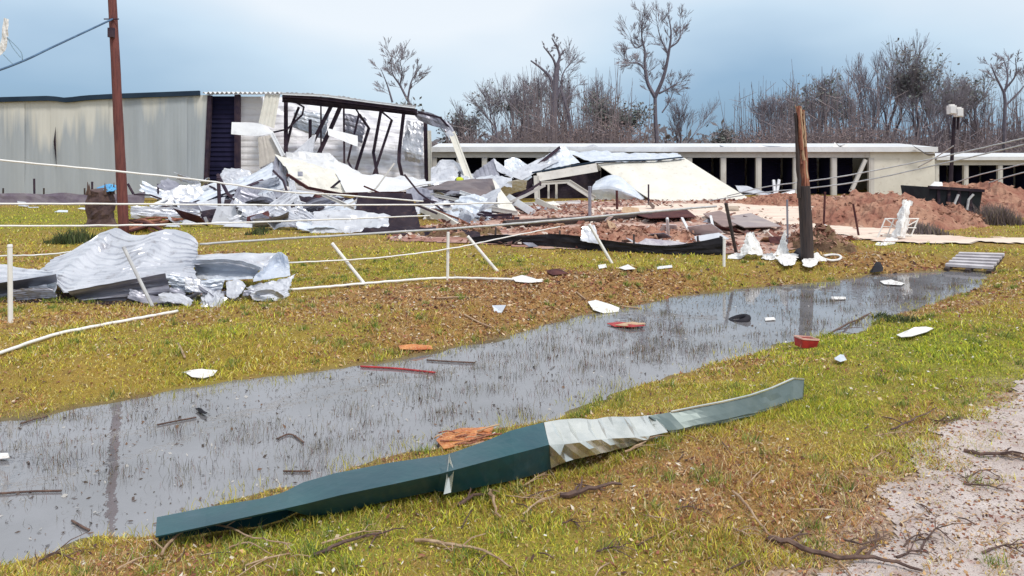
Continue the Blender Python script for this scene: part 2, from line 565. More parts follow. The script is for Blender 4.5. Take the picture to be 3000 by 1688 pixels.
soil = mixc((0.30, 0.155, 0.065), (0.36, 0.195, 0.085), np.clip(wav(xf, yf, 4, 1) * .5 + .5, 0, 1))
gc = turf * (1 - bn[:, None] * 0.85) + soil * bn[:, None] * 0.85
rs_ = np.zeros(len(xf)); nr_ = (yf < 14) & (np.abs(xf) < 24)
rs_[nr_] = np.clip(1 - (pond_sd(xf[nr_], yf[nr_], ROAD) + 0.15 * wav(xf[nr_], yf[nr_], 4, 2)) / 0.5, 0, 1)
rs_ = rs_[:, None]
gc = gc * (1 - 0.8 * rs_) + np.array([[0.46, 0.34, 0.28]]) * 0.8 * rs_
wet = np.clip((0.22 - pond_sd(xf, yf)) / 0.35, 0, 1)[:, None]
mud = mixc((0.10, 0.085, 0.06), (0.17, 0.15, 0.10), np.clip(.5 + .5 * wav(xf, yf, 2.2, 5) + .4 * wav(xf, yf, 6, 2), 0, 1))
gc = gc * (1 - wet) + mud * wet
GROUND = mat('turf_soil', (1, 1, 1), attr='col', c2=(0.15, 0.10, 0.05), scale=5.0, lo=0.5, hi=0.9, rough=0.95, bump=0.8, bscale=30, c3=(0.30, 0.22, 0.08), spec=0.2)
ground = np_mesh('ground', np.stack([xf, yf, Z.ravel()], 1), quads, GROUND, gc)
tag(ground, kind='structure')

# standing water in the ditch
WATER = mat('ditch_water', (0.31, 0.305, 0.33), (0.23, 0.225, 0.24), 0.9, rough=0.025, spec=1.0, bump=0.0)
wb = WATER.node_tree
bw = wb.nodes['Principled BSDF']
bw.inputs['IOR'].default_value = 1.95
nn = wb.nodes.new('ShaderNodeTexNoise'); nn.inputs['Scale'].default_value = 5.0; nn.inputs['Detail'].default_value = 3
bb = wb.nodes.new('ShaderNodeBump'); bb.inputs['Strength'].default_value = 0.07; bb.inputs['Distance'].default_value = 0.02
cw = wb.nodes.new('ShaderNodeTexCoord')
wb.links.new(cw.outputs['Object'], nn.inputs['Vector']); wb.links.new(nn.outputs['Fac'], bb.inputs['Height']); wb.links.new(bb.outputs[0], bw.inputs['Normal'])
# murk over the muddy bottom, mirror by angle on top
src_ = bw.inputs['Base Color'].links[0].from_socket
df = wb.nodes.new('ShaderNodeBsdfDiffuse'); wb.links.new(src_, df.inputs['Color'])
tp = wb.nodes.new('ShaderNodeBsdfTransparent')
m_a = wb.nodes.new('ShaderNodeMixShader'); m_a.inputs[0].default_value = 0.72
wb.links.new(tp.outputs[0], m_a.inputs[1]); wb.links.new(df.outputs[0], m_a.inputs[2])
gl = wb.nodes.new('ShaderNodeBsdfGlossy'); gl.inputs['Roughness'].default_value = 0.02; wb.links.new(bb.outputs[0], gl.inputs['Normal'])
fr_ = wb.nodes.new('ShaderNodeFresnel'); fr_.inputs['IOR'].default_value = 3.0; wb.links.new(bb.outputs[0], fr_.inputs['Normal'])
m_b = wb.nodes.new('ShaderNodeMixShader')
wb.links.new(fr_.outputs[0], m_b.inputs[0]); wb.links.new(m_a.outputs[0], m_b.inputs[1]); wb.links.new(gl.outputs[0], m_b.inputs[2])
wb.links.new(m_b.outputs[0], wb.nodes['Material Output'].inputs['Surface'])
cx, cy = POND.mean(0)
ring = []
for (x_, y_) in POND:                            # push the sheet a little under the banks
    ring.append((x_, y_))
pv, pn = [], len(ring)
for i in range(pn):
    a_, b_ = np.array(ring[i - 1]), np.array(ring[(i + 1) % pn])
    t_ = (b_ - a_) / np.linalg.norm(b_ - a_)
    n_ = np.array([-t_[1], t_[0]])                # outward for this winding (clockwise)
    pv.append(np.array(ring[i]) + n_ * 0.35)
mbw = MB()
tri = tessellate_polygon([[Vector((p[0], p[1], 0)) for p in pv]])
mbw.add([(p[0], p[1], WZ) for p in pv], [tuple(t) if True else t for t in tri])
# face normals up
fixed = []
for t in mbw.f:
    a_, b_, c_ = (mbw.v[i] for i in t)
    fixed.append(t if (b_ - a_).cross(c_ - a_).z > 0 else (t[0], t[2], t[1]))
mbw.f = fixed
wat = mbw.build('ditch_water', WATER)
tag(wat, kind='structure')

# sheets that lie on the ground: gravel road, red dirt yard, sand drive
def patch(name, P, m, step, lift, rag, rough_amp=0.0, fade=None):
    lo_, hi_ = P.min(0), P.max(0)
    if fade is not None:
        lo_ = np.maximum(lo_, fade[0]); hi_ = np.minimum(hi_, fade[1])
    xs, ys = np.arange(lo_[0], hi_[0], step), np.arange(lo_[1], hi_[1], step)
    XX, YY = np.meshgrid(xs, ys)
    jx = rag * (wav(XX, YY, 2.0, 1.1) + 0.6 * wav(XX, YY, 5.3, 2.7) + 0.4 * wav(XX, YY, 11.0, 4.7))
    jy = rag * (wav(XX, YY, 2.2, 6.1) + 0.6 * wav(XX, YY, 5.9, 3.7) + 0.4 * wav(XX, YY, 12.0, 1.7))
    ins = in_poly(P, XX + jx, YY + jy)
    ZZ = hgt(XX, YY) + lift + rough_amp * (wav(XX, YY, 3.0, 2) * .5 + wav(XX, YY, 7, 5) * .5 + 1) * 0.5
    k = np.arange(XX.size).reshape(XX.shape)
    Q = np.stack([k[:-1, :-1], k[:-1, 1:], k[1:, 1:], k[1:, :-1]], -1).reshape(-1, 4)
    keep = ins.ravel()[Q].sum(1) >= 3
    Q = Q[keep]
    u, inv = np.unique(Q, return_inverse=True)
    V = np.stack([XX.ravel(), YY.ravel(), ZZ.ravel()], 1)[u]
    return tag(np_mesh(name, V, inv.reshape(-1, 4), m), kind='structure')
GRAVEL = mat('pink_gravel', (0.62, 0.54, 0.51), (0.48, 0.40, 0.37), 2.2, rough=0.95, c3=(0.42, 0.29, 0.26), bump=0.7, bscale=55, spec=0.2)
REDDIRT = mat('red_dirt', (0.36, 0.19, 0.155), (0.60, 0.45, 0.38), 0.55, rough=0.95, c3=(0.22, 0.10, 0.09), stretch=(0.5, 1.4, 1), bump=0.8, bscale=8, spec=0.2)
SAND = mat('pale_sand', (0.76, 0.65, 0.55), (0.68, 0.53, 0.45), 0.6, rough=0.95, c3=(0.5, 0.34, 0.29), stretch=(0.4, 1.5, 1), bump=0.5, bscale=8, spec=0.2)
patch('gravel_road', ROAD, GRAVEL, 0.035, 0.012, 0.13, fade=((0, 2.4), (18, 13)))
patch('dirt_yard', DIRT, REDDIRT, 0.2, 0.006, 0.3, 0.03)
patch('sand_drive', DRIVE, SAND, 0.2, 0.042, 0.35, 0.01)

# ------------------------------------------------------------------ turf blades, leaf litter, blades standing in the water
def scatter(n, d0, d1, power, margin=1.18):
    """positions over the visible wedge of ground, thinning with distance"""
    u = rng.random(n)
    k = 2 - power
    d = (d0 ** k + u * (d1 ** k - d0 ** k)) ** (1 / k)
    x = (rng.random(n) * 2 - 1) * d * 1500 / F * margin
    return x, d
def blades(name, x, y, length, width, tilt, cols, m, z=None, kind_label=None, bend=0.4):
    n = len(x)
    z = hgt(x, y) if z is None else z
    az = rng.random(n) * 2 * np.pi
    ti = tilt * (0.35 + 0.65 * rng.random(n))
    dx, dy, dz = np.cos(az) * np.sin(ti), np.sin(az) * np.sin(ti), np.cos(ti)
    wa = rng.random(n) * np.pi
    wx, wy = np.cos(wa) * width / 2, np.sin(wa) * width / 2
    base = np.stack([x, y, z - 0.004], 1)
    tip = base + np.stack([dx * length, dy * length, dz * length], 1)
    mid = base + np.stack([dx * length * 0.35, dy * length * 0.35, dz * length * (0.5 + bend * 0.2)], 1)
    wv = np.stack([wx, wy, np.zeros(n)], 1)
    V = np.stack([base - wv, base + wv, mid + wv * 0.8, mid - wv * 0.8, tip], 1).reshape(-1, 3)
    o = np.arange(n)[:, None] * 5
    T = np.concatenate([o + np.array([[0, 1, 2]]), o + np.array([[0, 2, 3]]), o + np.array([[3, 2, 4]])], 1).reshape(-1, 3)
    C = np.repeat(cols, 5, axis=0)
    return np_mesh(name, V, T, m, C, smooth=False)
GRASS = mat('grass_blade', (1, 1, 1), attr='col', rough=0.75, spec=0.25, translucent=0.25)
PAL_DRY = np.array([(0.61, 0.485, 0.10), (0.55, 0.465, 0.07), (0.46, 0.36, 0.065), (0.74, 0.60, 0.26), (0.36, 0.23, 0.06)])
PAL_GRN = np.array([(0.42, 0.46, 0.045), (0.50, 0.50, 0.05), (0.28, 0.36, 0.05), (0.60, 0.55, 0.08), (0.15, 0.21, 0.045)])
PAL_BRN = np.array([(0.50, 0.27, 0.10), (0.42, 0.21, 0.085), (0.60, 0.38, 0.17), (0.27, 0.13, 0.065), (0.66, 0.50, 0.30)])
def turf_cols(x, y):
    n = len(x)
    b = brownness(x, y) + rng.normal(0, 0.27, n)
    g = greenness(x, y) + rng.normal(0, 0.2, n)
    pick = rng.integers(0, 5, n)
    c = np.where((b > 0.62)[:, None], PAL_BRN[pick], np.where((g > 0.36)[:, None], PAL_GRN[pick], PAL_DRY[pick]))
    return np.minimum(c * (0.6 + 1.0 * rng.random((n, 1))), 0.85)
def near_road(x, y):
    o = np.zeros(len(x), bool); m_ = in_poly(ROAD, x, y)
    if m_.any():
        o[m_] = pond_sd(x[m_], y[m_], ROAD) > -0.75
    return o
def land(x, y, edge=0.0):
    k = (hgt(x, y) > WZ + 0.012 + edge)
    rd = in_poly(ROAD, x + 0.22 * wav(x, y, 3, 1) + 0.12 * wav(x, y, 9, 1), y + 0.22 * wav(x, y, 3.3, 2) + 0.12 * wav(x, y, 8, 3))
    dt = in_poly(DIRT, x + 0.3 * wav(x, y, 2, 1), y + 0.3 * wav(x, y, 2.3, 2)) | in_poly(DRIVE, x, y)
    return k & ~dt & (~rd | (rng.random(len(x)) < 0.02 + 0.5 * (near_road(x, y) & (wav(x, y, 2.9, 5) + .6 * wav(x, y, 8, 3) > .35))))
parts_x = []
for n, d0, d1, pw, ln, wd in ((270000, 3.6, 9, 1.0, 0.056, 0.0065), (220000, 9, 18, 1.2, 0.068, 0.012), (90000, 18, 44, 1.4, 0.085, 0.028)):
    x, y = scatter(n, d0, d1, pw)
    k = land(x, y)
    bnn = brownness(x, y)
    k &= rng.random(len(x)) > np.clip(bnn - 0.55, 0, 0.45) * 1.5
    x, y = x[k], y[k]
    s_ = (0.55 + 0.9 * rng.random(len(x)) ** 1.5) * (0.75 + 0.5 * np.clip(wav(x, y, 2.7, 3.3) + 0.8 * wav(x, y, 7.3, 1.9), -0.6, 1.4))
    parts_x.append((x, y, ln * s_, wd * (0.7 + 0.6 * rng.random(len(x)))))
x = np.concatenate([p[0] for p in parts_x]); y = np.concatenate([p[1] for p in parts_x])
ln = np.concatenate([p[2] for p in parts_x]); wd = np.concatenate([p[3] for p in parts_x])
gr = blades('turf_grass', x, y, ln, wd, 1.25, turf_cols(x, y), GRASS)
tag(gr, 'short matted yellow-green turf along both banks of the ditch', 'grass', kind='stuff')
# taller tufts at the water edge and along the bank
x, y = scatter(60000, 3.6, 17, 1.0)
sdp = pond_sd(x, y)
k = ((sdp > -0.35) & (sdp < 0.30) & (rng.random(len(x)) < 0.55) & (wav(x, y, 3.0, 3) + 0.4 * wav(x, y, 9, 2) > -0.1))
x, y = x[k], y[k]
c = PAL_GRN[rng.integers(0, 5, len(x))] * 0.55 + PAL_DRY[rng.integers(0, 5, len(x))] * 0.45
tag(blades('shore_grass', x, y, 0.06 + 0.09 * rng.random(len(x)), np.full(len(x), 0.006) * np.clip(y / 7, 1, 3), 0.8, c, GRASS,
           z=np.maximum(hgt(x, y), WZ - 0.02)), 'taller grass growing at the edge of the standing water', 'grass', kind='stuff')
x, y = scatter(110000, 3.8, 19, 1.0)
k = (pond_sd(x, y) < -0.1) & (wav(x, y, 1.1, 4) + 0.7 * wav(x, y, 3.1, 7) + 0.5 * rng.normal(0, 1, len(x)) > 0.05)
k &= rng.random(len(x)) < 0.36
x, y = x[k], y[k]
c = np.array([(0.10, 0.095, 0.07), (0.16, 0.15, 0.08), (0.07, 0.06, 0.06), (0.24, 0.18, 0.11)])[rng.integers(0, 4, len(x))]
tag(blades('drowned_grass', x, y, 0.02 + 0.05 * rng.random(len(x)), 0.0035 * np.clip(y / 6, 1, 4), 1.2, c, GRASS, z=np.full(len(x), WZ - 0.002)),
    'sparse dark grass blades poking out of the grey ditch water', 'grass', kind='stuff')
# denser clumps standing in the water
cxs, cys = scatter(2600, 3.9, 17, 1.1)
k = (pond_sd(cxs, cys) < -0.15) & (wav(cxs, cys, 0.9, 2) + 0.6 * rng.normal(0, 1, len(cxs)) > -0.1)
cxs, cys = cxs[k], cys[k]
rep = rng.integers(8, 40, len(cxs))
x = np.repeat(cxs, rep) + rng.normal(0, 0.07, rep.sum()) * 1.6
y = np.repeat(cys, rep) + rng.normal(0, 0.07, rep.sum())
c = np.array([(0.12, 0.11, 0.08), (0.20, 0.18, 0.10), (0.08, 0.07, 0.07), (0.28, 0.23, 0.15), (0.22, 0.11, 0.10)])[rng.integers(0, 5, len(x))]
tag(blades('water_tufts', x, y, 0.04 + 0.09 * rng.random(len(x)), 0.003 * np.clip(y / 6, 1, 4), 0.6, c, GRASS, z=np.full(len(x), WZ - 0.004)),
    'thin tufts of drowned weed standing in the ditch water', 'weed', kind='stuff')
# straw lying in the turf
x, y = scatter(26000, 3.6, 14, 1.2)
k = land(x, y) & (rng.random(len(x)) < np.clip(brownness(x, y), .1, .9))
x, y = x[k], y[k]
c = np.array([(0.62, 0.47, 0.26), (0.50, 0.33, 0.17), (0.70, 0.60, 0.42), (0.30, 0.16, 0.09)])[rng.integers(0, 4, len(x))]
tag(blades('dry_straw', x, y, 0.05 + 0.07 * rng.random(len(x)), 0.004 * np.clip(y / 6, 1, 3), 1.52, c, GRASS, z=hgt(x, y) + 0.018), 'dry straw lying over the near turf', 'straw', kind='stuff')
# fallen leaves and chips
def flakes(name, x, y, size, cols, lift=0.01, z=None):
    n = len(x)
    z = (hgt(x, y) if z is None else z) + lift
    az = rng.random(n) * 2 * np.pi
    L1 = size[:, None] * np.stack([np.cos(az), np.sin(az), rng.normal(0, 0.35, n)], 1)
    L2 = size[:, None] * 0.45 * np.stack([-np.sin(az), np.cos(az), rng.normal(0, 0.5, n)], 1)
    c0 = np.stack([x, y, z + size * 0.25], 1)
    V = np.stack([c0 - L1, c0 - L2 * 1.1, c0 + L1, c0 + L2], 1).reshape(-1, 3)
    o = np.arange(n)[:, None] * 4
    T = np.concatenate([o + np.array([[0, 1, 3]]), o + np.array([[1, 2, 3]])], 1).reshape(-1, 3)
    return np_mesh(name, V, T, GRASS, np.repeat(cols, 4, axis=0), smooth=False)
x, y = scatter(230000, 3.6, 20, 1.25)
rsd = pond_sd(x, y, ROAD)
edge_ = np.exp(-((rsd + 0.25) / 0.65) ** 2) * (0.55 + 0.45 * (wav(x, y, 2.6, 6) + 0.5 * wav(x, y, 7, 2) > -0.2))
b = brownness(x, y) + 0.7 * edge_
dpool = pond_sd(x, y)
k = (rng.random(len(x)) < np.clip((b - 0.25) * 0.75, 0.04, 0.6)) & (dpool > 0.02) & ((rsd > 0) | (rng.random(len(x)) < 0.10 + 0.75 * edge_ + 0.4 * (wav(x, y, 1.6, 3.3) + 0.5 * wav(x, y, 4, 1) > 0.5)))
x, y = x[k], y[k]
PAL_LEAF = np.array([(0.42, 0.21, 0.095), (0.34, 0.145, 0.075), (0.55, 0.35, 0.18), (0.20, 0.085, 0.06), (0.64, 0.50, 0.34), (0.46, 0.29, 0.11), (0.30, 0.115, 0.08), (0.62, 0.50, 0.36), (0.09, 0.045, 0.04)])
c = PAL_LEAF[rng.integers(0, 9, len(x))] * (0.55 + 0.8 * rng.random((len(x), 1)))
tag(flakes('leaf_litter', x, y, (0.010 + 0.016 * rng.random(len(x)) ** 2) * np.clip(y / 7, 0.9, 2.6), c),
    'brown leaves and shredded litter scattered over banks and gravel', 'leaf litter', kind='stuff')
x, y = scatter(9000, 3.8, 17, 1.0)
k = pond_sd(x, y) < -0.05
x, y = x[k], y[k]
c = np.array([(0.09, 0.07, 0.06), (0.2, 0.12, 0.08), (0.5, 0.48, 0.46), (0.13, 0.1, 0.09)])[rng.integers(0, 4, len(x))]
tag(flakes('floating_litter', x, y, 0.008 + 0.02 * rng.random(len(x)) ** 2, c, lift=0.003, z=np.full(len(x), WZ)),
    'bits of leaf and chip floating on the ditch water', 'leaf litter', kind='stuff')
x, y = scatter(5200, 3.8, 20, 1.0)
k = land(x, y)
x, y = x[k], y[k]
c = np.array([(0.75, 0.68, 0.58), (0.6, 0.5, 0.38), (0.8, 0.78, 0.75), (0.12, 0.07, 0.06), (0.4, 0.16, 0.1)])[rng.integers(0, 5, len(x))]
tag(flakes('pale_chips', x, y, 0.010 + 0.018 * rng.random(len(x)) ** 2, c, lift=0.02), 'tiny pale chips of torn insulation and paper in the turf', 'litter', kind='stuff')

# clods and rubble over the red dirt
n_ = 26000
lo_, hi_ = DIRT.min(0), DIRT.max(0)
x = lo_[0] + rng.random(n_) * (hi_[0] - lo_[0]); y = lo_[1] + rng.random(n_) * (hi_[1] - lo_[1])
k = in_poly(DIRT, x, y) & (rng.random(n_) < 0.25 + 0.75 * (wav(x, y, 0.9, 3) + 0.5 * wav(x, y, 2.1, 1) > 0.1)) & (~in_poly(DRIVE, x, y) | (rng.random(n_) < 0.15))
x, y = x[k], y[k]
c = np.array([(0.36, 0.17, 0.12), (0.24, 0.10, 0.08), (0.55, 0.38, 0.30), (0.15, 0.08, 0.08), (0.7, 0.62, 0.56), (0.42, 0.24, 0.18)])[rng.integers(0, 6, len(x))]
tag(flakes('dirt_clods', x, y, 0.05 + 0.13 * rng.random(len(x)) ** 2, c, lift=0.05), 'clods and rubble strewn over the churned red dirt', 'rubble', kind='stuff')

# loose stones on the gravel
n_ = 15000
x = 0.5 + rng.random(n_) * 8; y = 3.2 + rng.random(n_) * 7
k = in_poly(ROAD, x, y)
x, y = x[k], y[k]
c = np.array([(0.55, 0.48, 0.45), (0.38, 0.30, 0.28), (0.72, 0.66, 0.62), (0.30, 0.20, 0.18), (0.5, 0.42, 0.4)])[rng.integers(0, 5, len(x))]
tag(flakes('gravel_stones', x, y, 0.004 + 0.010 * rng.random(len(x)) ** 3, c, lift=0.014), 'loose mixed stones on the pale gravel', 'gravel', kind='stuff')

# weed rosettes and longer tufts that break the turf
cxs, cys = scatter(1500, 3.6, 18, 1.1)
k = land(cxs, cys) & (wav(cxs, cys, 1.3, 6) + 0.7 * rng.normal(0, 1, len(cxs)) > 0.2)
cxs, cys = cxs[k], cys[k]
rep = rng.integers(14, 50, len(cxs))
x = np.repeat(cxs, rep) + rng.normal(0, 0.045, rep.sum()); y = np.repeat(cys, rep) + rng.normal(0, 0.04, rep.sum())
c = np.array([(0.16, 0.24, 0.05), (0.24, 0.32, 0.06), (0.11, 0.17, 0.05), (0.36, 0.40, 0.08), (0.50, 0.42, 0.16)])[rng.integers(0, 5, len(x))]
tag(blades('grass_tufts', x, y, 0.05 + 0.08 * rng.random(len(x)), 0.007 * np.clip(y / 7, 1, 3), 0.95, c, GRASS), 'darker tufts of longer grass and weeds in the turf', 'grass', kind='stuff')
# ------------------------------------------------------------------ warehouse on the left (torn open at its right end)
DW = 47.5
WALLM = mat('stained_wall', (0.37, 0.405, 0.44), (0.41, 0.445, 0.475), 0.5, rough=0.55, stretch=(1, 1, 0.25))
t = WALLM.node_tree
b = t.nodes['Principled BSDF']
prev = b.inputs['Base Color'].links[0].from_socket
geo = t.nodes.new('ShaderNodeNewGeometry')
sp = t.nodes.new('ShaderNodeSeparateXYZ'); t.links.new(geo.outputs['Position'], sp.inputs[0])
mpw = t.nodes.new('ShaderNodeMapping'); mpw.inputs['Scale'].default_value = (0.55, 1, 0.07); t.links.new(geo.outputs['Position'], mpw.inputs[0])
n1 = t.nodes.new('ShaderNodeTexNoise'); n1.inputs['Scale'].default_value = 1.0; n1.inputs['Detail'].default_value = 2; t.links.new(mpw.outputs[0], n1.inputs[0])
mps = t.nodes.new('ShaderNodeMapping'); mps.inputs['Scale'].default_value = (3.2, 1, 0.12); t.links.new(geo.outputs['Position'], mps.inputs[0])
n2 = t.nodes.new('ShaderNodeTexNoise'); n2.inputs['Scale'].default_value = 1.0; n2.inputs['Detail'].default_value = 3; t.links.new(mps.outputs[0], n2.inputs[0])
m1 = t.nodes.new('ShaderNodeMath'); m1.operation = 'MULTIPLY_ADD'; t.links.new(n1.outputs['Fac'], m1.inputs[0]); m1.inputs[1].default_value = 10.0; t.links.new(sp.outputs['Z'], m1.inputs[2])
m2 = t.nodes.new('ShaderNodeMath'); m2.operation = 'MULTIPLY_ADD'; t.links.new(n2.outputs['Fac'], m2.inputs[0]); m2.inputs[1].default_value = 4.2; t.links.new(m1.outputs[0], m2.inputs[2])
mr = t.nodes.new('ShaderNodeMapRange'); mr.inputs['From Min'].default_value = 11.6; mr.inputs['From Max'].default_value = 13.0; t.links.new(m2.outputs[0], mr.inputs['Value'])
mi = t.nodes.new('ShaderNodeMix'); mi.data_type = 'RGBA'; t.links.new(mr.outputs[0], mi.inputs['Factor']); t.links.new(prev, mi.inputs['A']); mi.inputs['B'].default_value = (0.63, 0.62, 0.575, 1)
t.links.new(mi.outputs['Result'], b.inputs['Base Color'])
WHITEIN = mat('white_liner', (0.86, 0.85, 0.88), (0.78, 0.77, 0.82), 0.6, rough=0.5, c3=(0.62, 0.58, 0.66), stretch=(0.35, 1, 3.5))

wh = empty('warehouse', W(500, 580, DW), 'large grey metal warehouse torn open at its right end', 'warehouse')
def top_y(px):
    pts = [(-900, 335), (-300, 305), (0, 292), (150, 288), (195, 294), (250, 287), (340, 282), (612, 272)]
    for (a_, b_), (c_, d_) in zip(pts, pts[1:]):
        if px <= c_:
            return b_ + (d_ - b_) * (px - a_) / (c_ - a_)
    return 272
edges = [-760, -560, -430, -310, -200, -100, -12, 72, 148, 232, 318, 402, 484, 548, 606]
for i in range(len(edges) - 1):
    x0, x1 = edges[i], edges[i + 1]
    n = 12
    lean = 10 if i == len(edges) - 2 else 0
    dd = lambda q: DW + 0.03 * math.sin(q * 0.023) + 0.004 * (i % 2)
    rows = [[(x0 + (x1 - x0) * k / n + lean * k / n, top_y(x0 + (x1 - x0) * k / n) + 6, dd(x0)) for k in range(n + 1)],
            [(x0 + (x1 - x0) * k / n, 430, dd(x0) + 0.045 * math.sin(k * 0.55 + i)) for k in range(n + 1)],
            [(x0 + (x1 - x0) * k / n - lean * 0.6 * k / n, 592, DW) for k in range(n + 1)]]
    sheet(None, WALLM, rows, name='wall_panel', parent=wh, nu=30, nv=12, crumple=0.005, fold=1.6, ribs_u=6, rib=0.005, solid=0.02)
# split seam between two buckled panels
shard('dark split where two wall panels have parted', DARKM, [(163, 372, DW - 0.1), (157, 415, DW - 0.1), (160, 435, DW - 0.1), (166, 490, DW - 0.1), (164, 430, DW - 0.1)], name='wall_gap', parent=wh)
tr = MB()
tr.bar([W(q, top_y(q), DW - 0.12) for q in list(range(-760, 580, 25)) + [585]], 0.22, 0.30, up=Vector((0, 0, 1)))
tr.build('eave_trim', TRIM, wh)
# roof over the standing half, rear and far walls
zt = W(300, 285, DW).z
x_l, x_r = W(-760, 300, DW).x, W(612, 300, DW).x
rf = MB()
rf.add([(x_l, DW + 0.1, 5.9), (x_r, DW + 0.1, zt - 0.05), (x_r, DW + 9, zt + 0.6), (x_l, DW + 9, 6.6), (x_r, DW + 18, zt - 0.05), (x_l, DW + 18, 5.9)], [(0, 1, 2, 3), (3, 2, 4, 5)])
rf.build('roof', TRIM, wh, solid=0.05)
rw = MB()
rw.add([(x_l, DW + 18, 0), (x_r, DW + 18, 0), (x_r, DW + 18, zt - 0.05), (x_l, DW + 18, 5.9)], [(0, 1, 2, 3)])
rw.add([(x_l, DW, 0), (x_l, DW + 18, 0), (x_l, DW + 18, 5.9), (x_l, DW, 5.8)], [(0, 1, 2, 3)])
rw.build('rear_wall', WALLM, wh, solid=0.05)
# dark roller door and its posts
sheet('dark indigo roller door with fine horizontal slats', NAVY, [[(618, 282, DW + 0.5), (694, 282, DW + 0.5)], [(606, 585, DW + 0.5), (692, 585, DW + 0.5)]], name='roller_door', parent=wh, nu=6, nv=66, crumple=0.002, ribs_v=22, rib=0.05)
beam(None, STEEL, [(616, 280, DW + 0.1), (603, 585, DW + 0.1)], 0.22, 0.25, name='column', parent=wh)
beam(None, STEEL, [(697, 278, DW + 0.2), (697, 585, DW + 0.2)], 0.30, 0.25, name='column', parent=wh)
# white lined wall inside, horizontal ribs
DI = DW + 2.6
sheet('white horizontally ribbed liner of the gutted bay', WHITEIN, [[(690, 285, DI + 1.4), (830, 282, DI + 1.6), (1000, 298, DI + 1.8), (1130, 322, DI + 1.5), (1240, 340, DI + 1.4)], [(690, 440, DI + 0.2), (830, 440, DI + 0.3), (1000, 440, DI), (1130, 440, DI - 0.3), (1248, 440, DI)], [(690, 575, DI - 1.2), (830, 575, DI - 1.2), (1000, 575, DI - 1.2), (1130, 575, DI - 1.4), (1250, 575, DI - 1.2)]],
      name='liner_wall', parent=wh, nu=44, nv=84, crumple=0.03, fold=6, ribs_v=15, rib=0.022)
sheet('white ribbed strip of wall beside the roller door', WHITEIN, [[(699, 283, DW + 0.6), (770, 283, DW + 0.9)], [(699, 580, DW + 0.6), (760, 580, DW + 0.9)]], name='wall_panel', parent=wh, nu=8, nv=80, crumple=0.01, fold=3, ribs_v=16, rib=0.02)
# wavy edge of the corrugated roof
n = 120
rr = MB()
vs_ = []
for j, dd in enumerate((DW - 0.25, DW + 0.3, DW + 0.8)):
    for i in range(n + 1):
        px_ = 598 + (826 - 598) * i / n
        p = W(px_, 274 if px_ < 612 else 273, DW)
        vs_.append((p.x, dd, p.z + 0.07 * math.sin(i / n * 17 * 2 * math.pi) + 0.02 * j))
rr.add(vs_, [(j * (n + 1) + i, j * (n + 1) + i + 1, (j + 1) * (n + 1) + i + 1, (j + 1) * (n + 1) + i) for j in range(2) for i in range(n)])
rr.build('roof_sheet', ROOFW, wh, solid=0.02)
sheet('torn roof edge sagging over the gutted bay', ROOFW, [[(822, 272, DW - 0.1), (905, 274, DW - 0.1), (1000, 284, DW - 0.1), (1120, 302, DW - 0.1), (1218, 311, DW - 0.1)], [(822, 276, DW + .9), (905, 279, DW + .9), (1000, 290, DW + .9), (1120, 308, DW + .9), (1212, 317, DW + .9)]], name='roof_sheet', parent=wh, nu=60, nv=6, crumple=0.006, ribs_u=26, rib=0.05)
for y0, y1, dd in ((281, 318, DW + 0.1), (288, 322, DW + 0.5), (296, 330, DW + 1.0)):
    beam(None, STEEL, [(828, y0, dd), (930, y0 + 6, dd), (1060, (y0 + y1) / 2 + 4, dd), (1222, y1 + 6, dd)], 0.16, 0.18, name='purlin', parent=wh)
beam('white-edged rafter along the sagging roof', ROOFW, [(826, 275, DW - 0.25), (950, 280, DW - 0.25), (1080, 298, DW - 0.25), (1217, 315, DW - 0.25)], 0.14, 0.1, name='roof_edge', parent=wh)
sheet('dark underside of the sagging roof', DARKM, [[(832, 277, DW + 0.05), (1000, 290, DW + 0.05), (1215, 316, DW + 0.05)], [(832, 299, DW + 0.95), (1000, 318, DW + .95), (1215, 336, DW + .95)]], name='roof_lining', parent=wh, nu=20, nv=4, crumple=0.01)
# hanging beige panel at the break
sheet('beige wall panel hanging from the roof edge', CREAM, [[(776, 277, DW - 0.1), (820, 277, DW - 0.1)], [(757, 360, DW - 0.5), (803, 376, DW - 0.5)]], name='wall_panel', parent=wh, nu=18, nv=8, crumple=0.02, ribs_u=4, rib=0.03)
sheet('blue-grey panel hanging loose inside the bay', GALV, [[(862, 322, DW + 1.9), (965, 335, DW + 1.9)], [(858, 372, DW + 1.5), (950, 410, DW + 1.5)]], name='loose_panel', parent=wh, nu=12, nv=16, crumple=0.06, fold=4, ribs_v=5, rib=0.04, jag=.1)
sheet('grey panel torn from the liner', GREY, [[(1005, 330, DW + 2.0), (1075, 345, DW + 2.0)], [(1010, 400, DW + 1.6), (1060, 420, DW + 1.6)]], name='loose_panel', parent=wh, nu=10, nv=14, crumple=0.08, fold=4, ribs_v=4, rib=0.04, jag=.15)
sheet('pale flap of liner folded down beside corner post', WHITE, [[(1190, 352, DW + 1.9), (1240, 360, DW + 1.9)], [(1180, 430, DW + 1.2), (1238, 450, DW + 1.2)], [(1188, 470, DW + 1.4), (1230, 480, DW + 1.4)]], name='loose_panel', parent=wh, nu=10, nv=18, crumple=0.06, fold=4, ribs_v=5, rib=0.03, jag=.1)
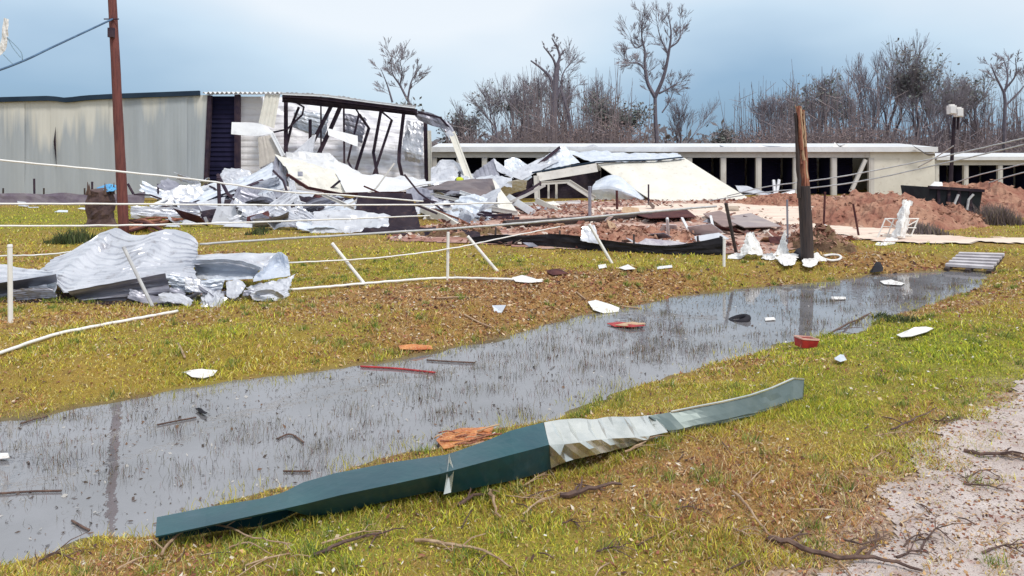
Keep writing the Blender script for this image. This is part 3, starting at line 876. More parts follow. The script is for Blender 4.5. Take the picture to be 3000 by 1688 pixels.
# bent girts and columns of the gutted bay
def girt(pts, w, d=None, label=None, m=STEEL):
    dd = DW + 1.2 if d is None else d
    beam(label, m, [(x_, y_, dd + 0.35 * math.sin(k * 1.7 + x_)) for k, (x_, y_) in enumerate(pts)], w, w, name='column', parent=wh)
girt([(838, 282), (838, 448)], 0.20)
girt([(909, 350), (909, 445)], 0.16)
girt([(983, 286), (945, 362), (905, 440)], 0.20)
girt([(1010, 284), (968, 380), (926, 468)], 0.22)
girt([(940, 283), (941, 508)], 0.09)
girt([(941, 507), (979, 505)], 0.09)
girt([(1007, 300), (1009, 500)], 0.11)
girt([(1031, 300), (1052, 335), (1026, 441), (1019, 472), (1034, 502)], 0.12)
girt([(1052, 335), (1081, 376), (1041, 503)], 0.17)
girt([(1117, 320), (1094, 448), (1107, 520)], 0.17)
girt([(1097, 310), (1148, 352), (1094, 515)], 0.15)
girt([(1184, 322), (1170, 441), (1169, 476), (1182, 532)], 0.20)
girt([(838, 283), (890, 314), (886, 336), (841, 379), (800, 388), (714, 402)], 0.11)
girt([(876, 314), (855, 366), (838, 437)], 0.13)
girt([(1246, 345), (1251, 580)], 0.24, DW + 1.5)
girt([(1258, 383), (1262, 580)], 0.22, DW + 1.3, 'cream corner post of the gutted bay', CREAM)
sheet('twisted dark roof corner curling down', GREY, [[(1205, 322, DW + 1), (1265, 332, DW + 0.6), (1318, 365, DW), (1340, 405, DW - 0.4)], [(1222, 352, DW + 1), (1262, 368, DW + 0.6), (1300, 378, DW), (1322, 398, DW - 0.4)]], name='roof_sheet', parent=wh, nu=16, nv=6, crumple=0.10)
girt([(1226, 330), (1290, 345), (1338, 400)], 0.13, DW + 0.2)

# ------------------------------------------------------------------ long storage building with open bays
DS = 51.0
sb = empty('storage_building', W(2000, 575, DS), 'long cream storage building with a row of open bays', 'storage building')
def zS(py, d): return W(0, py, d).z
def storage(root, D, x0, x1, pil, y_roof, y_f0, y_f1, solid_wall=None, depth=9.0):
    xa, xb = W(x0, 0, D).x, W(x1, 0, D).x
    zr, zf0, zf1 = zS(y_roof, D), zS(y_f0, D), zS(y_f1, D)
    m = MB()
    m.add([(xa, D - 0.45, zr), (xb, D - 0.45, zr), (xb, D + depth / 2, zr + 0.35), (xa, D + depth / 2, zr + 0.35), (xb, D + depth, zr), (xa, D + depth, zr)], [(0, 1, 2, 3), (3, 2, 4, 5)])
    rf_ = m.build('roof', ROOFW, root, solid=0.06)
    e = MB().box(((xa + xb) / 2, D - 0.48, (zr + zf0) / 2 + 0.02), (xb - xa, 0.12, zr - zf0 + 0.06))
    e.build('eave_trim', ROOFW, rf_)
    f = MB().box(((xa + xb) / 2, D - 0.12, (zf0 + zf1) / 2), (xb - xa - 0.02, 0.14, zf0 - zf1))
    f.build('fascia', FASC, root)
    bk = MB().box(((xa + xb) / 2, D + depth - 0.1, zr / 2 - 0.1), (xb - xa, 0.12, zr - 0.2))
    for xx in (xa + 0.06, xb - 0.06):
        bk.box((xx, D + depth / 2, zr / 2 - 0.1), (0.1, depth - 0.4, zr - 0.2))
    bk.build('wall', CREAM, root)
    for i, p in enumerate(pil):
        xx = W(p, 0, D).x
        MB().box((xx, D - 0.10, zf1 / 2 - 0.01), (0.36, 0.26, zf1 - 0.02)).box((xx, D - 0.24, zf1 / 2 - 0.03), (0.20, 0.03, zf1 - 0.1)).build('pillar', FASC, root)
    for p, q in zip(pil, pil[1:]):
        xp, xq = W(p, 0, D).x + 0.19, W(q, 0, D).x - 0.19
        nrib = 20
        mb = MB()
        vs_ = []
        for k in range(nrib * 2 + 1):
            z_ = zf1 * k / (nrib * 2)
            y_ = D + 2.2 + (0.03 if k % 2 else 0)
            vs_ += [(xp, y_, z_), (xq, y_, z_)]
        mb.add(vs_, [(2 * k, 2 * k + 1, 2 * k + 3, 2 * k + 2) for k in range(nrib * 2)])
        mb.build('bay_dark_back', NAVY, root)  # navy backing put in for the shade inside the open bay
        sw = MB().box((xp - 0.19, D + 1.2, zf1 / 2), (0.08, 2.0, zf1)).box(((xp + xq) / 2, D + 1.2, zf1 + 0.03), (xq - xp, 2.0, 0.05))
        sw.build('bay_dark_lining', NAVY, root)  # partition and ceiling coloured dark to deepen the bay shade
pil = [1273, 1346, 1420, 1498, 1580, 1665, 1752, 1838, 1926, 2018, 2117, 2220, 2329, 2440, 2549]
storage(sb, DS, 1266, 2735, pil, 433, 445, 462)
sheet('plain cream wall closing the end of the bays', CREAM, [[(2549, 441, DS - 0.22), (2670, 440, DS - 0.22), (2738, 458, DS - 0.22)], [(2549, 590, DS - 0.22), (2670, 590, DS - 0.22), (2740, 590, DS - 0.22)]], name='end_wall', parent=sb, nu=16, nv=8, crumple=0.002)
sheet('curled strip of torn roof edge', GREY, [[(2672, 425, DS - 0.8), (2690, 436, DS - 0.8), (2715, 450, DS - 0.8), (2738, 450, DS - 0.8)], [(2682, 434, DS - 0.6), (2700, 446, DS - 0.6), (2718, 456, DS - 0.6), (2740, 457, DS - 0.6)]], name='roof_sheet', parent=sb, nu=12, nv=4, crumple=0.05)
beam('broken cream door post leaning across the last bay', FASC, [(2535, 468, DS - 0.5), (2492, 563, DS - 0.7)], 0.22, 0.15, name='door_post', parent=sb)
sb2 = empty('storage_building', W(2900, 560, 60), 'lower cream storage building behind the dumpster at right edge', 'storage building')
storage(sb2, 60.0, 2735, 3320, [2740, 2826, 2926, 3030, 3132, 3236], 461, 469, 484)
# scraps lying on the roofs
for lab, q, m_ in (('white bulge of torn roofing on storage roof behind folded sheet', [(1700, 432), (1740, 421), (1762, 433)], ROOFW),
                   ('white flap of roofing standing up above the third bay', [(2098, 433), (2108, 423), (2135, 433)], ROOFW),
                   ('long low white hump of roofing on storage roof left of broken pole', [(2215, 433), (2228, 424), (2290, 427), (2312, 433)], ROOFW),
                   ('crumpled white scrap on storage roof right of broken pole', [(2440, 433), (2445, 415), (2458, 424), (2482, 420), (2484, 433)], PAPER)):
    pts = [(x_, y_ + 2, DS - 0.4 + 0.35 * (433 - y_) * 0.1) for x_, y_ in q] + [((q[0][0] + q[-1][0]) / 2, 432, DS + 1.0)]
    shard(lab, m_, pts, name='roofing_scrap', cat='roof scrap')
# ------------------------------------------------------------------ collapsed storage unit (centre right)
cs = empty('collapsed_storage_unit', W(1800, 590, 43.5), 'collapsed cream storage unit with its end wall lying aslant', 'collapsed building')
sheet('cream end wall lying aslant like a ramp', CREAM, [[(1745, 478, 47.0), (1830, 472, 47.2), (1920, 470, 47.4), (2006, 463, 47.6)], [(1825, 533, 45.5), (1920, 530, 45.5), (2010, 528, 45.6), (2100, 524, 45.6)], [(1915, 590, 43.8), (2010, 589, 43.9), (2100, 587, 44), (2200, 585, 44)]], name='end_wall', parent=cs, nu=36, nv=10, crumple=0.006, fold=2, ribs_u=0, solid=0.05)
sheet('icy white roof of the collapsed unit', GALV, [[(1640, 440, 50.2), (1760, 443, 50.2), (1880, 446, 50.2), (1985, 446, 50.2)], [(1745, 474, 46.8), (1850, 468, 47), (1930, 468, 47.2), (2006, 460, 47.4)]], name='roof_sheet', parent=cs, nu=24, nv=10, crumple=0.05, fold=4, ribs_u=12, rib=0.04)
beam('pale torn edge strip along the roof', TRIM, [(1560, 506, 44.6), (1650, 490, 45.6), (1745, 474, 46.6), (1830, 471, 46.9), (1920, 469, 47.1), (2000, 461, 47.3)], 0.09, 0.12, name='roof_edge', parent=cs)
sheet('cream fascia sloping down to the left', FASC, [[(1572, 508, 44.4), (1747, 478, 46.4)], [(1582, 531, 44.3), (1752, 503, 46.3)]], name='fascia', parent=cs, nu=16, nv=3, crumple=0.01)
sheet('roll of sheet metal jammed under the wall', GALV, [[(1745, 530, 45.8), (1800, 512, 45.6), (1850, 545, 45.0), (1890, 580, 44.4)], [(1735, 550, 45.0), (1785, 545, 44.7), (1835, 562, 44.3), (1880, 585, 43.8)], [(1735, 584, 45.0), (1785, 586, 44.8), (1835, 587, 44.4), (1895, 589, 43.9)]], name='rolled_sheet', parent=cs, nu=18, nv=12, crumple=0.03)
sheet('dark backing put in for the shaded interior of the collapsed unit', DARKM, [[(1480, 520, 47.5), (1600, 515, 47.5), (1760, 500, 47.6)], [(1470, 584, 47), (1600, 584, 47), (1760, 584, 47)]], name='interior_dark', parent=cs, nu=16, nv=6, crumple=0.02)  # near-black backing paints the unlit interior of the unit
for pts, w_ in (([(1571, 516, 44.3), (1574, 583, 44)], 0.32), ([(1607, 536, 44.8), (1607, 582, 44.6)], 0.12), ([(1630, 536, 45), (1630, 582, 44.8)], 0.14), ([(1585, 537, 44.2), (1668, 532, 44.4)], 0.2), ([(1666, 533, 44.2), (1742, 582, 43.8)], 0.32)):
    beam(None, FASC, pts, w_, w_ * 0.7, name='post', parent=cs)
shard('dark triangular gap under the roof', DARKM, [(1480, 572, 44.4), (1557, 518, 44.8), (1566, 570, 44.4)], name='gap_sheet', parent=cs)  # dark shard drawn for the gap itself
beam(None, GALV, [(1480, 572, 44.3), (1557, 516, 44.7)], 0.14, 0.1, name='rafter', parent=cs)
line('pale rolled pipe inside the collapsed unit', GALV, [(1512, 556, 44.9), (1563, 550, 44.9)], 0.2, name='pipe', parent=cs)

# folded roof sheets heaped behind and left of it
S = sheet
S('icy white roof sheet folded to a peak against storage building', GALV, [[(1585, 466, 47), (1635, 430, 47.4), (1660, 431, 47.8)], [(1568, 488, 46.4), (1625, 470, 46.5), (1680, 455, 47.3)], [(1545, 512, 45.6), (1630, 490, 46), (1700, 474, 46.8)]], nu=16, nv=12, crumple=0.07, ribs_u=8, rib=0.04)
S('long white roof strip leaning below the folded peak', WHITE, [[(1478, 512, 45.5), (1590, 460, 47)], [(1530, 526, 44.9), (1640, 470, 46.4)]], nu=20, nv=6, crumple=0.05, ribs_u=0)
beam('dark rafter under the folded roof peak', STEEL, [(1545, 508, 46.2), (1640, 432, 47.2)], 0.18)
S('white crumpled sheet heaped in front of the left bays', WHITE, [[(1262, 492, 45), (1300, 466, 46), (1342, 474, 46), (1388, 512, 45)], [(1262, 530, 43.5), (1300, 515, 43.8), (1345, 520, 43.8), (1392, 535, 43.5)], [(1262, 590, 43), (1300, 590, 43), (1345, 590, 43), (1395, 590, 43)]], nu=16, nv=12, crumple=0.09, fold=4)
S('blue-grey ribbed sheet leaning beside the leaning cream column', GREY, [[(1386, 506, 45), (1446, 464, 46)], [(1400, 560, 43), (1466, 520, 44)]], nu=16, nv=10, crumple=0.04, ribs_u=5, rib=0.04)
S('white ridge-shaped sheet right of the leaning cream column', WHITE, [[(1446, 462, 45.6), (1466, 478, 45.4), (1496, 500, 45)], [(1456, 500, 44.6), (1478, 510, 44.4), (1505, 522, 44)]], nu=10, nv=8, crumple=0.08)
S('pale crumpled sheet in a shadowed bay', GALV, [[(1478, 470, 47.4), (1510, 461, 47.6), (1545, 482, 47.2)], [(1478, 500, 46.8), (1510, 505, 46.8), (1550, 505, 46.6)]], nu=10, nv=8, crumple=0.10, fold=4)
S('white sheet pieces tumbled beneath the folded peak', WHITE, [[(1395, 520, 43), (1440, 512, 43), (1500, 520, 43)], [(1395, 545, 41.5), (1440, 548, 41.5), (1500, 545, 41.5)]], nu=14, nv=8, crumple=0.12, fold=5)
beam('cream steel column leaning away from the warehouse corner', CREAM, [(1325, 392, 46.4), (1388, 560, 43.6)], 0.40, 0.3, name='steel_column', cat='column')
shard('white torn plate at the head of leaning column', WHITE, [(1304, 390, 46.2), (1318, 381, 46.2), (1332, 396, 46.1), (1316, 407, 46.1)])

# ------------------------------------------------------------------ wreckage in front of the warehouse
S('bright white wall panel sticking out of warehouse bay', ROOFW, [[(679, 358, 45.6), (760, 362, 45.4), (802, 388, 45.2)], [(677, 393, 45.2), (745, 399, 45.0), (800, 392, 45.0)]], nu=12, nv=4, crumple=0.01, name='wall_panel_scrap')
S('tan-grey panel hanging below the bright white panel', mat('tan_panel', (0.48, 0.44, 0.40), (0.40, 0.36, 0.33), 1), [[(755, 402, 44.8), (802, 394, 44.8)], [(760, 492, 44), (832, 458, 44)]], nu=12, nv=8, crumple=0.03, ribs_u=5, rib=0.02, name='wall_panel_scrap')
beam('white bent door jamb beside the tan panel', ROOFW, [(797, 392, 44.6), (831, 458, 43.8)], 0.2, 0.12)
S('white panel slanting among the bent girts', ROOFW, [[(960, 376, 47), (1048, 398, 47)], [(962, 396, 46.6), (1048, 430, 46.6)]], nu=10, nv=4, crumple=0.03, name='wall_panel_scrap')
S('grey triangular sheet slumped at the foot of inner wall', WHITE, [[(918, 396, 48), (926, 394, 48)], [(855, 452, 47), (915, 455, 47)]], nu=8, nv=6, crumple=0.02)
S('wide white sheet draped across the gutted bay floor', ROOFW, [[(838, 446, 46.9), (900, 440, 47), (960, 446, 46.9), (1060, 505, 46), (1150, 515, 45.8), (1245, 522, 45.4)], [(840, 530, 43.5), (900, 530, 43.5), (960, 535, 43.5), (1060, 545, 43), (1150, 550, 43), (1260, 555, 42.6)]], nu=24, nv=12, crumple=0.06, fold=6, curve=False)
S('blue-white ribbed sheet lying left of dark fence post', GALV, [[(452, 590, 34.5), (540, 556, 36), (640, 527, 37.5)], [(500, 632, 32.5), (580, 594, 33.5), (690, 545, 35)]], nu=20, nv=20, crumple=0.05, ribs_v=5, rib=0.06)
S('grey ribbed sheet standing on edge behind dark fence post', GREY, [[(698, 541, 34.5), (768, 545, 34.5)], [(648, 648, 31.8), (706, 640, 32)]], nu=24, nv=12, crumple=0.04, ribs_u=6, rib=0.05)
S('blue ribbed sheet leaning up toward the tan panel', GALV, [[(712, 522, 40), (796, 474, 41)], [(745, 575, 37), (836, 545, 37.5)]], nu=12, nv=24, crumple=0.03, ribs_v=7, rib=0.05)
S('narrow grey sheet upright under the white door jamb', GREY, [[(806, 456, 40.5), (842, 464, 40.5)], [(792, 540, 38.5), (846, 545, 38.5)]], nu=8, nv=8, crumple=0.04, ribs_u=3, rib=0.03)
S('big cream sheet folded over in front of gutted bay', CREAM, [[(805, 450, 40.5), (850, 462, 40.5), (920, 478, 40.5), (990, 505, 40)], [(838, 492, 38.8), (880, 500, 38.5), (940, 512, 38.2), (1000, 530, 38)], [(868, 535, 37.2), (910, 552, 37), (955, 560, 37), (1012, 562, 37)]], nu=22, nv=16, crumple=0.05, fold=3)
shard('grey vent opening on the cream folded sheet', GREY, [(872, 503, 37.6), (887, 503, 37.6), (887, 517, 37.5), (872, 517, 37.5)], name='vent_plate', cat='vent')
S('bright white panel lying across the top of the wreckage', ROOFW, [[(980, 500, 39.5), (1090, 514, 39.2), (1215, 531, 38.8), (1330, 528, 38.5)], [(1012, 562, 36.5), (1090, 562, 36.3), (1165, 560, 36.2), (1215, 545, 37)]], nu=26, nv=8, crumple=0.015)
beam('rust-brown purlin under the white panel', MAROON, [(842, 512, 38), (900, 550, 36.8), (1000, 570, 36), (1120, 566, 35.6), (1200, 566, 35.4)], 0.14)
S('black sheet put in for the shaded void under the white panel', DARKM, [[(1048, 566, 28.6), (1120, 564, 28.4), (1205, 566, 28)], [(1035, 676, 27.0), (1130, 678, 26.6), (1236, 680, 26.2)]], nu=14, nv=10, crumple=0.02, name='void_sheet', cat='wall section')  # near-black sheet set up as the shaded void below the panel
S('pale grey strip curving down beside the black void sheet', GREY, [[(1045, 575, 33), (1064, 575, 33)], [(1040, 640, 30), (1055, 640, 30)], [(1000, 682, 28), (1020, 682, 28)]], nu=4, nv=12, crumple=0.02)
S('crumpled white sheet right of grey ribbed sheet', WHITE, [[(762, 566, 34), (800, 560, 34)], [(768, 600, 33), (815, 605, 33)], [(780, 648, 31.5), (822, 645, 31.5)]], nu=10, nv=12, crumple=0.12, fold=4)
S('crumpled white sheet low in the wreckage below cream fold', WHITE, [[(822, 605, 33), (850, 600, 33), (876, 610, 33)], [(822, 648, 31), (850, 652, 31), (880, 646, 31)]], nu=10, nv=8, crumple=0.14, fold=5)
S('grey-blue ribbed sheet below the narrow upright one', GREY, [[(800, 552, 36), (852, 556, 36)], [(818, 615, 33.4), (868, 612, 33.4)]], nu=12, nv=8, crumple=0.04, ribs_u=5, rib=0.04)
shard('white torn patch under the cream folded sheet', WHITE, [(866, 556, 36.4), (925, 564, 36.2), (905, 592, 35), (878, 600, 35)])
S('blue-grey sheet bowed across low wreckage', GALV, [[(905, 636, 32), (960, 600, 33.5), (1032, 578, 34)], [(915, 662, 30.5), (975, 640, 31), (1046, 605, 32)]], nu=16, nv=8, crumple=0.05, ribs_v=3, rib=0.05)
S('dark red tangle of strapping below cream sheet', MAROON, [[(905, 570, 36), (965, 566, 36)], [(900, 598, 35), (962, 590, 35)]], nu=10, nv=6, crumple=0.2, fold=5, name='strapping_tangle', cat='strapping')
S('grey low sheet in shadow at front of wreckage', GREY, [[(840, 640, 31), (960, 640, 31), (1040, 625, 31)], [(830, 690, 27.5), (960, 688, 27.5), (1010, 680, 28)]], nu=16, nv=8, crumple=0.08, fold=4, ground=True)
S('black sheet put in for the dark hollow under the left sheets', DARKM, [[(505, 622, 30.4), (600, 614, 30.4), (700, 612, 30.2)], [(500, 650, 29.6), (600, 654, 29.2), (700, 656, 29)]], nu=14, nv=6, crumple=0.08, fold=4, ground=True, name='tarp', cat='tarp')  # near-black sheet fills the hollow in place of shade
S('dark sheet put in for the shaded hollow beside grey ribbed sheet', DARKM, [[(690, 612, 29.6), (770, 606, 29.6), (850, 622, 29.2), (1040, 612, 28.8)], [(690, 658, 28.6), (780, 664, 28.2), (860, 670, 27.6), (1040, 674, 27.2)]], nu=14, nv=6, crumple=0.08, fold=4, ground=True, name='tarp', cat='tarp')  # dark sheet laid where the hollow holds only darkness
S('white crumpled scrap just right of the reddish pole', WHITE, [[(395, 608, 33), (420, 602, 33), (444, 612, 33)], [(395, 640, 31.4), (420, 645, 31.4), (442, 638, 31.4)]], nu=10, nv=8, crumple=0.14, fold=4, ground=True)
shard('white torn sheet propped against dark fence post', WHITE, [(628, 548, 35.4), (700, 534, 36), (690, 560, 35), (655, 575, 34.5)])
S('white crumpled sheeting at left edge of the wreckage', WHITE, [[(448, 596, 34.6), (470, 585, 35), (520, 600, 34.4)], [(455, 632, 32.4), (480, 628, 32.4), (520, 640, 32)]], nu=12, nv=8, crumple=0.12, fold=4)
# right half of the wreckage
S('dark brown roof sheet tipped in front of the worker', mat('brown_sheet', (0.10, 0.075, 0.085), (0.16, 0.12, 0.12), 1.2, rough=0.45), [[(1310, 532, 37), (1380, 524, 36.8), (1444, 522, 36.6)], [(1235, 553, 35.5), (1350, 560, 34.5), (1460, 594, 33.6)]], nu=18, nv=10, crumple=0.03)
S('cream triangular gable piece right of brown sheet', CREAM, [[(1442, 524, 35.6), (1450, 530, 35.6)], [(1456, 570, 34), (1486, 580, 34)], [(1458, 610, 32.6), (1518, 622, 32.2)]], nu=6, nv=12, crumple=0.02)
S('crumpled grey ball of sheet at end of the white panel', GREY, [[(1190, 552, 35.4), (1225, 545, 35.6), (1268, 550, 35.4)], [(1190, 585, 34), (1230, 590, 34), (1270, 575, 34)]], nu=12, nv=8, crumple=0.16, fold=5)
k = 0
for lab, m_, pts, w_ in (
        ('long pale purlin fanning out below brown sheet', FASC, [(1262, 570, 34.5), (1350, 588, 33.6), (1465, 604, 33)], 0.14),
        ('grey purlin fanning out second below brown sheet', GREY, [(1250, 580, 34), (1340, 600, 33), (1460, 612, 32.4)], 0.14),
        ('dark purlin fanning out lowest below brown sheet', STEEL, [(1245, 590, 33.4), (1350, 615, 32), (1440, 628, 31)], 0.16),
        ('white purlin ending at the cream gable piece', ROOFW, [(1348, 563, 34.2), (1462, 600, 33)], 0.16),
        ('pale beam lying under the cream gable piece', FASC, [(1386, 602, 32.6), (1516, 625, 31.8)], 0.18),
        ('dark beam half buried at the foot of purlins', STEEL, [(1300, 612, 32.4), (1420, 636, 30.8), (1500, 632, 31)], 0.2),
        ('grey upright stub post amid fanned purlins', GREY, [(1378, 596, 31.6), (1364, 660, 28.6)], 0.26),
        ('white board sloping right of the cream gable piece', ROOFW, [(1490, 578, 34.5), (1562, 624, 32.6)], 0.3),
        ('cream board lying on pale rubble beside collapsed unit', CREAM, [(1572, 588, 39), (1640, 622, 35)], 0.28),
        ('long pale plank sliding out toward the silt fence', CREAM, [(1236, 612, 31), (1300, 640, 29.4), (1372, 686, 26.2)], 0.30),
        ('thin red-brown batten beside the long pale plank', SPLIT, [(1262, 612, 31), (1340, 640, 29.4), (1400, 672, 27)], 0.08),
        ('white batten on dirt in front of collapsed unit', ROOFW, [(1490, 600, 39), (1700, 592, 40.5)], 0.16),
        ('grey batten across the fanned purlins', GREY, [(1235, 602, 33), (1480, 598, 33.4)], 0.08)):
    beam(lab, m_, pts, w_, w_ * 0.5)
S('pale crushed sheet under the fanned purlins', GALV, [[(1275, 590, 33.6), (1360, 598, 33), (1440, 605, 32.6)], [(1290, 650, 29.4), (1370, 660, 28.6), (1440, 650, 29.4)]], nu=16, nv=10, crumple=0.10, fold=5, ground=True)
S('grey torn sheet flat on ground left of silt fence', GREY, [[(1370, 665, 28), (1440, 668, 27.6), (1500, 675, 27)], [(1400, 705, 23.4), (1450, 708, 23.2), (1490, 700, 23.6)]], nu=14, nv=8, crumple=0.08, fold=4, ground=True)
S('pale wet sheet lying beyond the silt fence', GALV, [[(1545, 668, 27), (1620, 662, 27.4)], [(1550, 692, 24.6), (1622, 695, 24.4)]], nu=10, nv=6, crumple=0.05, ground=True)
S('white scraps bunched at foot of stub post', WHITE, [[(1408, 642, 31), (1440, 634, 31.4), (1470, 632, 31.4)], [(1408, 655, 29), (1440, 652, 29.4), (1470, 645, 30)]], nu=8, nv=6, crumple=0.16, ground=True)
S('black sheet added for the dark cavities behind the fanned purlins', DARKM, [[(1240, 575, 34.6), (1340, 572, 35), (1465, 598, 34.6)], [(1240, 650, 30.6), (1340, 650, 31), (1470, 640, 31.6)]], nu=14, nv=6, crumple=0.06, fold=4, name='tarp', cat='tarp')  # dark backing added to blacken the cavities between the purlins
S('grey crushed sheet low in front of the black void sheet', GREY, [[(930, 655, 30.4), (990, 650, 30.4), (1060, 668, 29.6)], [(930, 690, 27.4), (990, 692, 27.2), (1060, 694, 27)]], nu=12, nv=6, crumple=0.10, fold=5, ground=True)
S('white buckled sheet at left front of the wreckage', WHITE, [[(560, 600, 32.4), (610, 585, 32.8), (660, 575, 33)], [(575, 640, 31), (620, 632, 31.2), (650, 620, 31.6)]], nu=12, nv=8, crumple=0.10, fold=4)
S('blue-grey ribbed strip lying flat at left front of wreckage', GALV, [[(700, 648, 30.4), (770, 640, 30.8), (840, 655, 30.2)], [(690, 668, 28.6), (770, 666, 28.8), (850, 676, 28)]], nu=14, nv=8, crumple=0.06, ribs_v=3, rib=0.04)
S('white twisted strip hanging from cream fold to the ground', WHITE, [[(842, 520, 37), (862, 524, 37)], [(856, 575, 34), (880, 580, 34)], [(880, 640, 31), (905, 638, 31)]], nu=5, nv=14, crumple=0.08)
S('pale twisted strip left of black void sheet', GREY, [[(985, 585, 34), (1010, 580, 34)], [(965, 630, 32), (990, 630, 32)], [(985, 670, 30), (1010, 668, 30)]], nu=5, nv=12, crumple=0.08)
for lab_, q_, w_ in (('dark purlin poking out over left wreckage', [(690, 560, 35), (770, 528, 38)], .12), ('pale bent channel across middle wreckage', [(760, 600, 33), (850, 585, 34), (930, 610, 33)], .14),
                     ('dark bent rod curling over cream fold', [(800, 500, 38), (830, 530, 36.5), (850, 590, 34), (860, 630, 32)], .10), ('pale purlin from left wreckage to the stump', [(440, 605, 33), (540, 560, 35), (640, 540, 36)], .12),
                     ('dark rod crossing the left ribbed sheets', [(600, 540, 36), (680, 575, 34.4), (720, 600, 33)], .09), ('grey channel leaning on black void sheet', [(1180, 570, 32), (1230, 690, 27.5)], .16)):
    beam(lab_, STEEL if 'dark' in lab_ else (GREY if 'grey' in lab_ else ROOFW), q_, w_, w_ * .6)
S('dark low panel lying in front of the black void sheet', DARKM, [[(1060, 658, 25.4), (1180, 660, 25.2), (1300, 666, 24.6), (1400, 676, 23.8)], [(1060, 688, 24.6), (1180, 692, 24.2), (1300, 698, 23.6), (1410, 706, 22.8)]], nu=24, nv=6, crumple=0.04, fold=6, jag=.1, ground=True, name='panel', cat='panel')
S('dark sheet added for the shaded gaps behind the tangled left sheets', DARKM, [[(460, 606, 33.6), (560, 588, 34), (700, 580, 34.4), (830, 580, 34)], [(460, 628, 32.6), (560, 632, 32.4), (700, 636, 32.2), (830, 640, 32)]], nu=20, nv=6, crumple=0.05, fold=5, name='tarp', cat='tarp')  # dark backing painted in as shade between the tangled sheets
S('dark added underlay beneath the cream folded sheet', DARKM, [[(830, 560, 36), (930, 575, 35.6), (1045, 575, 35)], [(830, 640, 31.6), (930, 640, 31.4), (1045, 640, 31)]], nu=14, nv=6, crumple=0.06, fold=5, name='underlay', cat='underlay')  # dark sheet added as the shade below the fold
S('large silver ribbed sheet spilling from the gutted bay', GALV, [[(690, 520, 41), (760, 500, 42), (840, 505, 41.6)], [(640, 560, 37.6), (730, 552, 38), (830, 560, 38)], [(600, 600, 34.4), (690, 598, 34.6), (800, 604, 34.6)]], nu=14, nv=40, crumple=0.05, fold=3, ribs_v=8, rib=0.07, jag=.08)
S('large grey sheet bent over the left wreckage', GREY, [[(560, 556, 36.4), (610, 536, 37.4), (670, 540, 37.4)], [(540, 590, 34.4), (600, 575, 34.6), (670, 580, 34.8)], [(530, 622, 32.4), (600, 618, 32.4), (665, 622, 32.6)]], nu=12, nv=30, crumple=0.05, fold=3, ribs_v=6, rib=0.06, jag=.1)
# dense small shards that fill the heap
CW = {'white_sheet': 'white', 'galvanised': 'bluish silver', 'grey_sheet': 'grey', 'cream_sheet': 'cream', 'rusty_dark': 'dark maroon', 'red_oxide_steel': 'blackish', 'fascia': 'off-white', 'roof_white': 'bright white', 'bare_timber': 'tan', 'dark_stick': 'dark brown'}
def filler(n, x0, x1, y0, y1, mats, label, group, s0=0.3, s1=1.1):
    for _ in range(n):
        px_, py_ = RU(x0, x1), RU(y0, y1)
        c = G(px_, py_)
        s_ = RU(s0, s1)
        az, ti = RU(0, math.pi), RU(0.1, 1.2)
        a_ = Vector((math.cos(az), math.sin(az), RU(-.2, .2))) * s_
        b_ = Vector((-math.sin(az) * math.cos(ti), math.cos(az) * math.cos(ti), math.sin(ti))) * s_ * RU(0.2, 0.6)
        base = c + Vector((0, 0, 0.02))
        m_ = random.choice(mats)
        pts = [base - a_ * .5, base + a_ * .5, base + a_ * RU(.3, .6) + b_, base - a_ * RU(.2, .6) + b_ * RU(.6, 1.2)]
        z = min(p.z - gz(p.x, p.y) for p in pts)
        pts = [p - Vector((0, 0, z - 0.01)) for p in pts]
        shard(CW.get(m_.name, 'pale') + ' ' + label, m_, pts, group=group)
filler(34, 470, 1040, 628, 674, [WHITE, GALV, GREY, WHITE, MAROON], 'small torn shard of sheet metal along the foot of the wreckage', 'shards at the foot of the wreckage', 0.4, 1.6)
filler(30, 1240, 1640, 600, 668, [WHITE, CREAM, FASC, GREY, TIMBER], 'small shard of board or metal strewn between wreckage and silt fence', 'shards before the collapsed unit', 0.2, 0.9)
filler(22, 2080, 2330, 560, 590, [WHITE, ROOFW, GALV, GREY], 'small shard strewn before the open storage bays', 'shards before the open bays', 0.4, 1.3)
# the tangle itself: torn ribbed sheets and bent framing thrown over one another
def tangle(n, x0, x1, y0, y1, mats, label, group, zmax=0.8, s=1.0):
    for _ in range(n):
        c = G(RU(x0, x1), RU(y0, y1), RU(0, zmax) ** 1.3)
        L_, Wd = RU(0.9, 2.6) * s, RU(0.5, 1.1) * s
        az, ti, ro = RU(-0.7, 0.7), RU(0.1, 1.0), RU(-0.45, 0.45)
        u = Vector((math.cos(az), math.sin(az), ro)).normalized()
        v = Vector((-math.sin(az) * math.cos(ti) , math.cos(az) * math.cos(ti), math.sin(ti)))
        if random.random() < 0.3: v.y *= -1
        bend = u.cross(v) * RU(-.3, .3) * s
        rows = [[c - u * L_ / 2 + v * Wd * t_ + (bend * math.sin(t_ * 3)), c + bend * 1.2 + v * Wd * t_, c + u * L_ / 2 + v * Wd * t_ * RU(.5, 1.1)] for t_ in (1, 0.5, 0)]
        low = min(p.z - gz(p.x, p.y) for r in rows for p in r)
        if low < 0.01:
            rows = [[p - Vector((0, 0, low - 0.01)) for p in r] for r in rows]
        rb_ = random.random()
        m_ = random.choice(mats)
        sheet(CW.get(m_.name, 'pale') + ' ' + label, m_, rows, group=group, nu=14, nv=15, crumple=RU(.03, .11), fold=RU(2, 4.5), ribs_v=random.choice([3, 4, 5]) if rb_ < .65 else 0, rib=0.07 * s, jag=0.15, name='torn_sheet', solid=0.01 * s)
